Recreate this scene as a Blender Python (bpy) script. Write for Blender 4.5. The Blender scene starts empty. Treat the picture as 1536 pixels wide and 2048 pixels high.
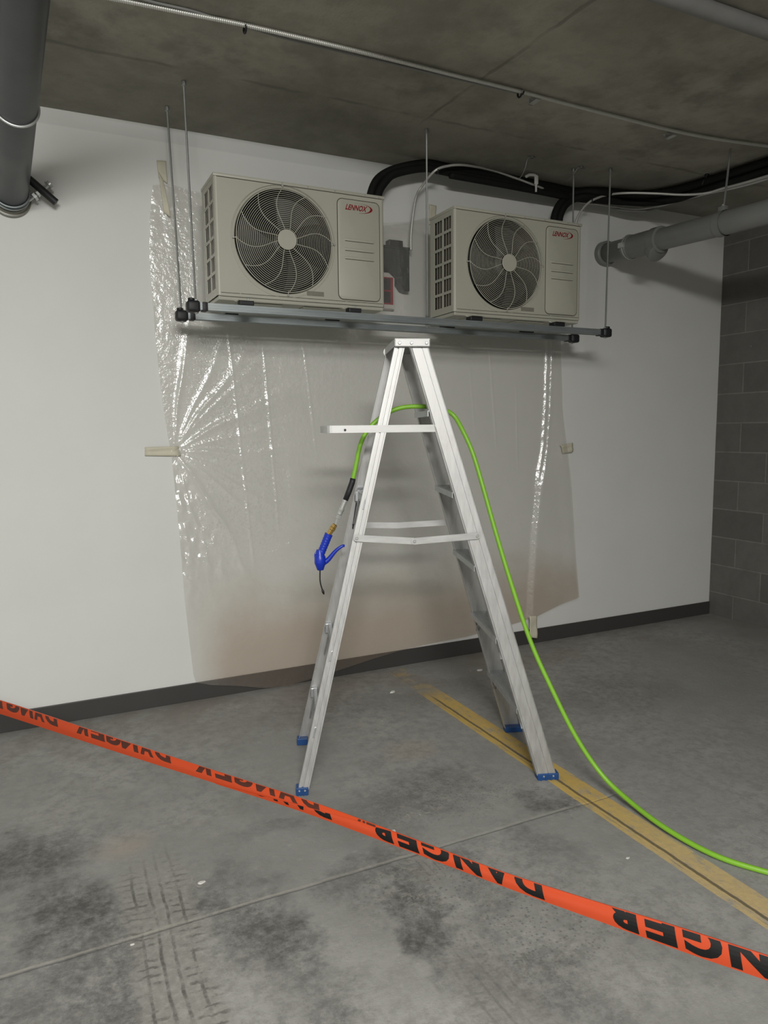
import bpy, bmesh, math, random
from mathutils import Vector, Matrix, noise as mnoise

scn = bpy.context.scene
COL = scn.collection
random.seed(7)
PI = math.pi

# ------------------------------------------------------------------ camera
CAM = Vector((0.0, -3.623, 1.3646))
FWD = Vector((0.430044, 0.895706, -0.113018))
RIGHT = Vector((0.900915, -0.433869, -0.010491))
UP = Vector((0.058432, 0.097309, 0.993538))
cd = bpy.data.cameras.new('camera')
cam = bpy.data.objects.new('camera', cd)
COL.objects.link(cam)
cd.sensor_fit = 'HORIZONTAL'
cd.sensor_width = 36.0
cd.lens = 36.0 * 1432.638 / 1536.0
cd.clip_start = 0.02
m3 = Matrix((RIGHT, UP, -FWD)).transposed()
cam.matrix_world = Matrix.Translation(CAM) @ m3.to_4x4()
scn.camera = cam
scn.view_settings.view_transform = 'Standard'
scn.view_settings.look = 'None'
scn.view_settings.gamma = 1.0
scn.view_settings.use_curve_mapping = False
scn.view_settings.exposure = 1.08

# ------------------------------------------------------------------ light
w = bpy.data.worlds.new('world')
scn.world = w
w.use_nodes = True
w.node_tree.nodes['Background'].inputs[0].default_value = (0.75, 0.80, 0.78, 1)
w.node_tree.nodes['Background'].inputs[1].default_value = 0.05


def area(name, loc, size, power, color, rot=(0, 0, 0)):
    ld = bpy.data.lights.new(name, 'AREA')
    ld.shape = 'RECTANGLE'
    ld.size, ld.size_y = size
    ld.energy = power
    ld.color = color
    o = bpy.data.objects.new(name, ld)
    o.location = loc
    o.rotation_euler = rot
    COL.objects.link(o)
    return o


# garage strip lights hung from the ceiling behind and to the left of the camera, plus an added second row
area('strip_light', (0.0, -3.75, 2.66), (1.3, 0.42), 24, (1.0, 0.985, 0.95), (math.radians(20), 0, math.radians(14)))
area('strip_light', (-0.6, -5.7, 2.66), (1.3, 0.42), 92, (1.0, 0.985, 0.95), (math.radians(24), 0, math.radians(8)))  # unseen second row, added to soften the rail shadows on the wall
area('strip_light', (2.6, -7.6, 2.64), (1.2, 0.30), 14, (1.0, 0.985, 0.95))


# ------------------------------------------------------------------ helpers
def link(o):
    COL.objects.link(o)
    return o


def obj(name, bm, m, parent=None, smooth=False, loc=None):
    me = bpy.data.meshes.new(name)
    bm.normal_update()
    bm.to_mesh(me)
    bm.free()
    if smooth:
        for p in me.polygons:
            p.use_smooth = True
        if smooth != True:
            me.set_sharp_from_angle(angle=math.radians(smooth))
    me.materials.append(m)
    o = bpy.data.objects.new(name, me)
    link(o)
    if parent:
        o.parent = parent
    if loc:
        o.location = loc
    return o


def thing(name, label, cat, loc=(0, 0, 0), rotz=0, group=None):
    o = bpy.data.objects.new(name, None)
    o.empty_display_size = 0.05
    link(o)
    o.location = loc
    o.rotation_euler = (0, 0, rotz)
    tag(o, label, cat, group)
    return o


def tag(o, label, cat, group=None):
    o['label'] = label
    o['category'] = cat
    if group:
        o['group'] = group
    return o


def struct(name, bm, m):
    o = obj(name, bm, m)
    o['kind'] = 'structure'
    return o


def box(bm, x0, x1, y0, y1, z0, z1, bev=0.0, seg=2):
    vs = [bm.verts.new((x, y, z)) for x in (x0, x1) for y in (y0, y1) for z in (z0, z1)]
    fs = [(0, 1, 3, 2), (4, 6, 7, 5), (0, 4, 5, 1), (2, 3, 7, 6), (0, 2, 6, 4), (1, 5, 7, 3)]
    faces = [bm.faces.new([vs[i] for i in f]) for f in fs]
    if bev:
        es = list({e for f in faces for e in f.edges})
        bmesh.ops.bevel(bm, geom=es, offset=bev, segments=seg, affect='EDGES', profile=0.5)
    return bm


def B():
    return bmesh.new()


def frames(pts):
    n = len(pts)
    T = []
    for i in range(n):
        a = pts[max(0, i - 1)]
        b = pts[min(n - 1, i + 1)]
        T.append((b - a).normalized())
    ref = Vector((0, 0, 1)) if abs(T[0].z) < 0.9 else Vector((1, 0, 0))
    N = [(ref - T[0] * ref.dot(T[0])).normalized()]
    for i in range(1, n):
        v = N[-1] - T[i] * N[-1].dot(T[i])
        N.append(v.normalized() if v.length > 1e-9 else N[-1])
    return T, N


def tube(bm, pts, r, seg=12, cap=True, closed=False):
    """sweep a circle (radius r, number or list) along points"""
    pts = [Vector(p) for p in pts]
    n = len(pts)
    rs = r if isinstance(r, (list, tuple)) else [r] * n
    T, N = frames(pts)
    rings = []
    for i in range(n):
        Bn = T[i].cross(N[i])
        rings.append([bm.verts.new(pts[i] + (N[i] * math.cos(2 * PI * k / seg) + Bn * math.sin(2 * PI * k / seg)) * rs[i])
                      for k in range(seg)])
    for i in range(n - 1):
        for k in range(seg):
            bm.faces.new((rings[i][k], rings[i][(k + 1) % seg], rings[i + 1][(k + 1) % seg], rings[i + 1][k]))
    if cap:
        bm.faces.new(list(reversed(rings[0])))
        bm.faces.new(rings[-1])
    return bm


def ring(bm, c, r, wire, axis='y', seg=64, ws=6, ry=None):
    """a closed wire ring in the plane normal to axis"""
    vs = []
    ax = {'x': (Vector((0, 1, 0)), Vector((0, 0, 1)), Vector((1, 0, 0))),
          'y': (Vector((1, 0, 0)), Vector((0, 0, 1)), Vector((0, 1, 0))),
          'z': (Vector((1, 0, 0)), Vector((0, 1, 0)), Vector((0, 0, 1)))}[axis]
    c = Vector(c)
    for i in range(seg):
        a = 2 * PI * i / seg
        d = ax[0] * math.cos(a) + ax[1] * math.sin(a)
        row = []
        for k in range(ws):
            b = 2 * PI * k / ws
            row.append(bm.verts.new(c + d * (r + wire * math.cos(b)) + ax[2] * wire * math.sin(b)))
        vs.append(row)
    for i in range(seg):
        for k in range(ws):
            bm.faces.new((vs[i][k], vs[(i + 1) % seg][k], vs[(i + 1) % seg][(k + 1) % ws], vs[i][(k + 1) % ws]))
    return bm


def smooth_path(pts, step=0.02):
    """Catmull-Rom through the points, resampled evenly"""
    P = [Vector(p) for p in pts]
    Q = [P[0] * 2 - P[1]] + P + [P[-1] * 2 - P[-2]]
    out = []
    for i in range(1, len(Q) - 2):
        p0, p1, p2, p3 = Q[i - 1:i + 3]
        n = max(3, int((p2 - p1).length / 0.008))
        for k in range(n):
            t = k / n
            out.append(0.5 * ((2 * p1) + (p2 - p0) * t + (2 * p0 - 5 * p1 + 4 * p2 - p3) * t * t + (3 * p1 - p0 - 3 * p2 + p3) * t ** 3))
    out.append(P[-1])
    for _ in range(6):
        out = [out[0]] + [(out[i - 1] + out[i] * 2 + out[i + 1]) / 4 for i in range(1, len(out) - 1)] + [out[-1]]
    L = [0]
    for i in range(1, len(out)):
        L.append(L[-1] + (out[i] - out[i - 1]).length)
    n = max(2, int(L[-1] / step))
    res = []
    j = 0
    for k in range(n + 1):
        s = L[-1] * k / n
        while j < len(L) - 2 and L[j + 1] < s:
            j += 1
        d = L[j + 1] - L[j]
        t = (s - L[j]) / d if d > 0 else 0
        res.append(out[j].lerp(out[j + 1], min(1, t)))
    return res


def flex(bm, pts, r, pitch=0.007, seg=9):
    """corrugated armoured conduit"""
    P = smooth_path(pts, pitch / 3)
    rs = [r * (1.0 if i % 3 == 0 else (1.0 if i % 3 == 1 else 0.76)) for i in range(len(P))]
    return tube(bm, P, rs, seg)


def disc(bm, c, r, t, n, seg=20, bev=0.0):
    """short cylinder centred at c along unit vector n, thickness t"""
    n = Vector(n).normalized()
    c = Vector(c)
    return tube(bm, [c - n * t / 2, c - n * (t / 2 - bev), c + n * (t / 2 - bev), c + n * t / 2] if bev else [c - n * t / 2, c + n * t / 2],
                [r - bev, r, r, r - bev] if bev else r, seg)


# ------------------------------------------------------------------ node maths
class G:
    def __init__(self, name):
        self.m = bpy.data.materials.new(name)
        self.m.use_nodes = True
        self.nt = self.m.node_tree
        self.nt.nodes.clear()
        self.out = self.nt.nodes.new('ShaderNodeOutputMaterial')
        self.tc = self.nt.nodes.new('ShaderNodeTexCoord')
        self.co = self.tc.outputs['Object']
        s = self.nt.nodes.new('ShaderNodeSeparateXYZ')
        self.nt.links.new(self.co, s.inputs[0])
        self.x, self.y, self.z = [V(self, s.outputs[i]) for i in range(3)]

    def put(self, sock, v):
        if isinstance(v, V):
            self.nt.links.new(v.s, sock)
        elif hasattr(v, 'is_linked') or isinstance(v, bpy.types.NodeSocket):
            self.nt.links.new(v, sock)
        else:
            if isinstance(v, (tuple, list)) and len(v) == 3 and sock.type == 'RGBA':
                v = (*v, 1)
            sock.default_value = v

    def math(self, op, *a, clamp=False):
        n = self.nt.nodes.new('ShaderNodeMath')
        n.operation = op
        n.use_clamp = clamp
        for i, v in enumerate(a):
            self.put(n.inputs[i], v)
        return V(self, n.outputs[0])

    def noise(self, scale, detail=4, rough=0.6, co=None, dist=0.0, col=False):
        n = self.nt.nodes.new('ShaderNodeTexNoise')
        n.inputs['Scale'].default_value = scale
        n.inputs['Detail'].default_value = detail
        n.inputs['Roughness'].default_value = rough
        n.inputs['Distortion'].default_value = dist
        self.put(n.inputs['Vector'], co if co is not None else self.co)
        return V(self, n.outputs[1 if col else 0])

    def voro(self, scale, co=None, feature='DISTANCE_TO_EDGE', rnd=1.0):
        n = self.nt.nodes.new('ShaderNodeTexVoronoi')
        n.feature = feature
        n.inputs['Scale'].default_value = scale
        n.inputs['Randomness'].default_value = rnd
        self.put(n.inputs['Vector'], co if co is not None else self.co)
        return V(self, n.outputs['Distance'])

    def vec(self, x, y, z):
        n = self.nt.nodes.new('ShaderNodeCombineXYZ')
        for i, v in enumerate((x, y, z)):
            self.put(n.inputs[i], v)
        return V(self, n.outputs[0])

    def mix(self, f, a, b):
        n = self.nt.nodes.new('ShaderNodeMix')
        n.data_type = 'RGBA'
        self.put(n.inputs[0], f)
        self.put(n.inputs[6], a)
        self.put(n.inputs[7], b)
        return V(self, n.outputs[2])

    def step(self, v, lo, hi):
        n = self.nt.nodes.new('ShaderNodeMapRange')
        n.interpolation_type = 'SMOOTHSTEP'
        self.put(n.inputs[0], v)
        n.inputs[1].default_value = lo
        n.inputs[2].default_value = hi
        n.inputs[3].default_value = 0
        n.inputs[4].default_value = 1
        return V(self, n.outputs[0])

    def blob(self, x, y, rx, ry, ang=0.0, dx=0, dy=0):
        """1 in the middle of an ellipse on the floor, 0 outside"""
        c, s = math.cos(ang), math.sin(ang)
        X = self.x + dx - x
        Y = self.y + dy - y
        u = (X * c + Y * s) * (1 / rx)
        v = (Y * c - X * s) * (1 / ry)
        d = self.math('SQRT', u * u + v * v)
        return 1 - self.step(d, 0.35, 1.25)

    def bump(self, h, strength=0.3, dist=0.01):
        n = self.nt.nodes.new('ShaderNodeBump')
        n.inputs['Strength'].default_value = strength
        n.inputs['Distance'].default_value = dist
        self.put(n.inputs['Height'], h)
        return n.outputs[0]

    def bsdf(self, base, rough=0.5, metal=0.0, normal=None, spec=0.5, link=True, **kw):
        n = self.nt.nodes.new('ShaderNodeBsdfPrincipled')
        self.put(n.inputs['Base Color'], base)
        self.put(n.inputs['Roughness'], rough)
        self.put(n.inputs['Metallic'], metal)
        n.inputs['Specular IOR Level'].default_value = spec
        if normal is not None:
            self.nt.links.new(normal, n.inputs['Normal'])
        for k, v in kw.items():
            self.put(n.inputs[k.replace('_', ' ')], v)
        if link:
            self.nt.links.new(n.outputs[0], self.out.inputs[0])
        return n


class V:
    def __init__(self, g, s):
        self.g, self.s = g, s

    def _o(self, op, b, r=False):
        return self.g.math(op, b, self) if r else self.g.math(op, self, b)

    def __add__(self, b): return self._o('ADD', b)
    def __radd__(self, b): return self._o('ADD', b)
    def __sub__(self, b): return self._o('SUBTRACT', b)
    def __rsub__(self, b): return self._o('SUBTRACT', b, True)
    def __mul__(self, b): return self._o('MULTIPLY', b)
    def __rmul__(self, b): return self._o('MULTIPLY', b)
    def __truediv__(self, b): return self._o('DIVIDE', b)


def srgb(r, g, b):
    f = lambda c: (c / 255 / 12.92) if c / 255 <= 0.04045 else ((c / 255 + 0.055) / 1.055) ** 2.4
    return (f(r), f(g), f(b))


def plain(name, col, rough=0.5, metal=0.0, vary=0.12, scale=30, bump=0.0, spec=0.5):
    g = G(name)
    n = g.noise(scale, 4)
    a = tuple(c * (1 - vary) for c in col)
    b = tuple(min(1, c * (1 + vary)) for c in col)
    g.bsdf(g.mix(n, a, b), rough, metal, normal=g.bump(n, bump, 0.002) if bump else None, spec=spec)
    return g.m


# ------------------------------------------------------------------ measured geometry (metres)
FWD = (0.430044,0.895706,-0.113018)
RIGHT = (0.900915,-0.433869,-0.010491)
UP = (0.058432,0.097309,0.993538)
TAPE = [(-150.0,-0.41,-0.685,0.504,-0.408,-0.706,0.464),(-110.2,-0.34,-0.783,0.503,-0.338,-0.803,0.463),(-70.4,-0.273,-0.876,0.502,-0.271,-0.896,0.461),(-30.6,-0.208,-0.965,0.502,-0.207,-0.984,0.46),(9.1,-0.146,-1.051,0.5,-0.145,-1.069,0.458),(48.9,-0.087,-1.133,0.496,-0.087,-1.151,0.455),(88.7,-0.031,-1.212,0.492,-0.03,-1.23,0.452),(128.5,0.024,-1.288,0.488,0.024,-1.305,0.45),(168.3,0.076,-1.361,0.484,0.076,-1.377,0.447),(208.1,0.127,-1.431,0.481,0.126,-1.447,0.444),(247.9,0.175,-1.498,0.478,0.175,-1.514,0.443),(287.7,0.222,-1.564,0.475,0.221,-1.579,0.441),(327.4,0.267,-1.626,0.472,0.266,-1.641,0.44),(367.2,0.311,-1.687,0.469,0.309,-1.701,0.438),(407.0,0.353,-1.745,0.466,0.351,-1.759,0.437),(446.8,0.393,-1.802,0.464,0.392,-1.815,0.435),(486.6,0.433,-1.856,0.463,0.431,-1.87,0.434),(526.4,0.471,-1.909,0.461,0.469,-1.922,0.432),(566.2,0.507,-1.96,0.46,0.505,-1.973,0.431),(606.0,0.543,-2.009,0.458,0.54,-2.022,0.43),(645.7,0.577,-2.057,0.455,0.575,-2.07,0.427),(685.5,0.611,-2.104,0.451,0.608,-2.116,0.423),(725.3,0.643,-2.149,0.447,0.64,-2.161,0.419),(765.1,0.674,-2.193,0.443,0.671,-2.204,0.416),(804.9,0.704,-2.236,0.44,0.701,-2.247,0.412),(844.7,0.734,-2.277,0.436,0.73,-2.288,0.409),(884.5,0.763,-2.317,0.432,0.759,-2.328,0.405),(924.3,0.79,-2.356,0.428,0.787,-2.367,0.402),(964.0,0.817,-2.394,0.424,0.814,-2.404,0.399),(1003.8,0.844,-2.431,0.421,0.84,-2.441,0.395),(1043.6,0.869,-2.467,0.42,0.865,-2.477,0.393),(1083.4,0.895,-2.502,0.419,0.89,-2.511,0.391),(1123.2,0.919,-2.536,0.418,0.914,-2.545,0.389),(1163.0,0.943,-2.568,0.418,0.938,-2.578,0.387),(1202.8,0.966,-2.601,0.417,0.961,-2.61,0.385),(1242.6,0.988,-2.632,0.417,0.983,-2.641,0.383),(1282.3,1.01,-2.662,0.417,1.005,-2.672,0.38),(1322.1,1.032,-2.692,0.416,1.026,-2.702,0.378),(1361.9,1.053,-2.721,0.416,1.047,-2.731,0.376),(1401.7,1.073,-2.749,0.415,1.067,-2.759,0.375),(1441.5,1.093,-2.777,0.414,1.087,-2.786,0.374),(1481.3,1.113,-2.804,0.413,1.106,-2.813,0.373),(1521.1,1.132,-2.83,0.412,1.125,-2.839,0.372),(1560.9,1.15,-2.856,0.411,1.143,-2.865,0.371),(1600.6,1.168,-2.881,0.41,1.162,-2.89,0.37),(1640.4,1.186,-2.906,0.41,1.179,-2.915,0.368),(1680.2,1.204,-2.93,0.409,1.196,-2.939,0.367),(1720.0,1.22,-2.954,0.408,1.213,-2.962,0.366)]
CONDUIT_A = [(1.869,-0.1,2.327),(1.869,-0.1,2.402),(1.885,-0.1,2.523),(1.904,-0.1,2.612),(1.932,-0.1,2.657),(1.947,-0.22,2.706),(2.025,-0.22,2.742),(2.127,-0.22,2.761),(2.322,-0.16,2.785),(2.483,-0.16,2.767),(2.632,-0.16,2.744),(2.792,-0.12,2.738),(2.982,-0.12,2.711),(3.16,-0.12,2.713),(3.324,-0.12,2.715),(3.489,-0.12,2.728),(3.536,-0.24,2.719),(3.576,-0.36,2.723),(3.594,-0.5,2.717),(3.607,-0.62,2.707),(3.6,-0.74,2.691),(3.548,-0.95,2.662),(3.444,-1.2,2.621)]
CONDUIT_B = [(2.897,-0.2,2.488),(2.908,-0.2,2.568),(2.945,-0.2,2.631),(3.015,-0.2,2.693),(3.14,-0.2,2.743),(3.191,-0.31,2.729),(3.315,-0.4,2.716),(3.399,-0.52,2.685),(3.452,-0.64,2.665),(3.474,-0.73,2.667),(3.462,-0.85,2.653),(3.427,-1.04,2.631),(3.301,-1.3,2.58)]
CABLE_C = [(3.037,-0.1,2.752),(3.146,-0.1,2.746),(3.277,-0.11,2.706),(3.428,-0.14,2.697),(3.52,-0.18,2.71),(3.594,-0.24,2.729),(3.665,-0.34,2.745),(3.736,-0.46,2.758),(3.72,-0.82,2.723)]
LINE_1 = [(1.619,-0.13,2.565),(1.631,-0.13,2.606),(1.666,-0.13,2.66),(1.762,-0.13,2.718),(1.93,-0.148,2.764),(2.085,-0.146,2.764),(2.412,-0.14,2.764),(2.771,-0.128,2.764),(2.965,-0.117,2.764),(3.128,-0.15,2.764),(3.378,-0.22,2.764),(3.516,-0.361,2.764),(3.548,-0.582,2.764),(3.579,-0.752,2.764),(3.599,-0.907,2.764),(3.625,-1.121,2.764)]
LINE_2 = [(1.646,-0.15,2.553),(1.664,-0.15,2.6),(1.702,-0.15,2.649),(1.751,-0.15,2.688),(1.93,-0.149,2.741),(2.085,-0.145,2.741),(2.414,-0.138,2.741),(2.775,-0.122,2.741),(2.971,-0.111,2.741),(3.135,-0.143,2.741),(3.386,-0.212,2.741),(3.523,-0.354,2.741),(3.553,-0.579,2.741),(3.582,-0.751,2.741),(3.599,-0.908,2.741),(3.623,-1.124,2.741)]
LINE_3 = [(2.071,-0.17,2.716),(2.399,-0.161,2.716),(2.759,-0.144,2.716),(2.954,-0.131,2.716),(3.117,-0.162,2.716),(3.368,-0.231,2.716),(3.504,-0.373,2.716),(3.531,-0.598,2.716),(3.559,-0.771,2.716),(3.574,-0.927,2.716),(3.596,-1.143,2.716)]
LINE_4 = [(2.807,-0.12,2.554),(2.813,-0.12,2.606),(2.845,-0.12,2.672),(2.907,-0.12,2.725),(2.981,-0.142,2.756),(3.084,-0.198,2.756),(3.352,-0.246,2.756),(3.474,-0.399,2.756),(3.521,-0.605,2.756),(3.545,-0.779,2.756),(3.565,-0.932,2.756),(3.598,-1.14,2.756)]
LINE_5 = [(2.831,-0.14,2.552),(2.837,-0.14,2.603),(2.869,-0.14,2.661),(2.928,-0.14,2.705),(2.999,-0.166,2.726),(3.141,-0.178,2.726),(3.393,-0.206,2.726),(3.537,-0.342,2.726),(3.557,-0.576,2.726),(3.585,-0.75,2.726),(3.608,-0.902,2.726),(3.636,-1.116,2.726)]
CEIL_CONDUIT = [(0.149,-0.967,2.774),(0.328,-0.985,2.774),(0.55,-0.999,2.774),(0.719,-1.01,2.774),(0.975,-1.014,2.774),(1.255,-1.015,2.774),(1.567,-1.009,2.774),(1.885,-1.005,2.774),(2.13,-0.995,2.774),(2.484,-0.985,2.774),(2.835,-0.98,2.774),(3.121,-0.998,2.774),(3.416,-1.04,2.774),(3.752,-1.09,2.774)]
CEIL_WIRE = [(0.264,-1.031,2.78),(0.403,-1.007,2.78),(0.557,-1.009,2.78),(0.653,-0.995,2.78),(0.742,-0.991,2.78),(0.874,-0.977,2.78),(1.029,-0.973,2.78),(1.275,-0.974,2.78),(1.589,-0.974,2.78),(1.919,-0.976,2.78)]
RODS = {'AL':(0.621,-0.488,2.786),'BL':(0.597,-0.224,2.786),'AR':(2.932,-0.445,2.786),'BR':(2.745,-0.361,2.786),'C':(1.752,-0.485,2.786)}
HOSE = [(1.11,-1.023,1.162),(1.115,-1.025,1.182),(1.126,-1.028,1.231),(1.142,-1.034,1.309),(1.17,-1.044,1.367),(1.208,-1.057,1.406),(1.255,-1.073,1.439),(1.311,-1.093,1.456),(1.386,-1.119,1.457),(1.434,-1.136,1.451),(1.497,-1.146,1.427),(1.519,-1.185,1.363),(1.542,-1.223,1.275),(1.564,-1.261,1.148),(1.592,-1.309,0.973),(1.625,-1.365,0.782),(1.668,-1.439,0.555),(1.71,-1.51,0.392),(1.761,-1.598,0.216),(1.811,-1.682,0.094),(1.835,-1.786,0.04),(1.832,-1.973,0.022),(1.863,-2.147,0.012),(1.935,-2.278,0.01),(2.017,-2.387,0.01)]
GUN = {'sl0':(1.11,-1.023,1.162),'sl0b':(1.114,-1.024,1.178),'sl1':(1.084,-1.014,1.093),'me1':(1.061,-1.005,1.036),'me2':(1.049,-1.001,1.004),'br1':(1.028,-0.994,0.967),'h0':(1.02,-0.991,0.959),'h1':(0.985,-0.979,0.872),'h2':(0.986,-0.979,0.815),'lev0':(1.013,-0.989,0.851),'lev1':(1.04,-0.998,0.888),'lev2':(1.07,-1.009,0.911),'nz0':(0.984,-0.979,0.819),'nz1':(0.983,-0.978,0.765),'nz2':(0.996,-0.983,0.719),'hk0':(0.968,-0.973,0.884),'hk1':(0.97,-0.974,0.852)}
BIGSTUFF = [(0.016,-0.07,2.494),(0.111,-0.07,2.389),(0.009,-0.07,2.372),(0.102,-0.07,2.462)]
PVC_HANGER = (3.397,-0.827,2.786)
PVC = {'start':(3.3,-0.002,2.461),'ring':(3.29,-0.248,2.445),'wye':(3.285,-0.364,2.441),'wye2':(3.28,-0.467,2.427),'clamp':(3.255,-0.927,2.408),'far':(3.24,-1.19,2.402)}
HOOK = [(2.568,-0.16,2.785),(2.603,-0.16,2.797),(2.645,-0.16,2.798),(2.638,-0.16,2.759),(2.632,-0.16,2.703)]
ANCH = [(2.418,-0.413,2.786),(2.727,-0.395,2.786),(3.535,-0.602,2.786),(2.137,-0.188,2.786),(2.012,-1.019,2.786),(2.848,-0.952,2.786),(0.741,-0.995,2.786),(1.921,-0.992,2.786)]

H = 2.786        # ceiling height
XR = 4.386       # block wall on the right

# ------------------------------------------------------------------ materials
M = {}


def mat_wall():
    g = G('white_wall_paint')
    n = g.noise(2.2, 5)
    sc = g.noise(60, 3)
    specks = g.step(g.voro(26, feature='F1'), 0.045, 0.03)
    low = 1 - g.step(g.z, 0.25, 0.8)
    spots = specks * low * g.step(g.noise(3.1, 2), 0.5, 0.62)
    seam = g.step(g.z, 2.715, 2.72)
    c = g.mix(n, (0.66, 0.665, 0.64), (0.74, 0.745, 0.725))
    c = g.mix(seam * 0.5, c, (0.56, 0.57, 0.55))
    c = g.mix(spots * 0.55, c, (0.25, 0.22, 0.18))
    g.bsdf(c, 0.62, 0, normal=g.bump(sc, 0.06, 0.002), spec=0.3)
    return g.m


def mat_ceiling():
    g = G('cast_concrete_ceiling')
    big = g.noise(1.3, 6, 0.62, dist=0.4)
    mid = g.noise(6, 5, 0.6)
    fine = g.noise(90, 3)
    c = g.mix(g.step(big, 0.3, 0.7), (0.29, 0.278, 0.228), (0.43, 0.412, 0.35))
    patch = g.step(g.noise(3.4, 8, 0.75), 0.42, 0.62)
    c = g.mix(patch * .35, c, (0.17, 0.165, 0.135))
    c = g.mix(g.step(mid, 0.45, 0.72) * 0.5, c, (0.20, 0.196, 0.162))
    # formwork joints
    wob = (g.noise(5, 3) - 0.5) * 0.05
    s1 = g.math('ABSOLUTE', g.y + 0.59 + wob)
    s2 = g.math('ABSOLUTE', g.x - 1.70 + wob + (g.y + 0.6) * 0.06)
    on2 = g.step(g.y * -1, 0.45, 0.7)
    line = g.math('MAXIMUM', (1 - g.step(s1, 0.004, 0.016)) * g.step(g.noise(4, 2), 0.35, 0.6), (1 - g.step(s2, 0.003, 0.014)) * on2 * g.step(g.noise(3, 2), 0.3, 0.55))
    c = g.mix(line * 0.45, c, (0.12, 0.117, 0.10))
    # darker band along the wall and a smear beside the middle joint
    wall_band = g.step(g.y + (big - 0.5) * 0.3, -0.75, -0.35)
    c = g.mix(wall_band * 0.45, c, (0.165, 0.162, 0.138))
    smear = 0
    for (x, y, rx, ry) in ((1.45, -0.85, .35, .14), (0.75, -0.7, .3, .12), (2.6, -1.3, .25, .35), (2.9, -0.75, .35, .2), (0.2, -.75, .22, .16)):
        smear = g.blob(x, y, rx, ry) + smear
    c = g.mix(g.math('MULTIPLY', smear, g.step(mid, 0.35, 0.65), clamp=True) * 0.45, c, (0.15, 0.146, 0.12))
    pits = 1 - g.step(g.voro(22, feature='F1'), 0.02, 0.06)
    c = g.mix(pits * 0.25, c, (0.08, 0.08, 0.07))
    h = mid * 0.6 + fine * 0.25 - line * 0.8
    g.bsdf(c, 0.85, 0, normal=g.bump(h, 0.35, 0.008), spec=0.2)
    return g.m


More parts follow.
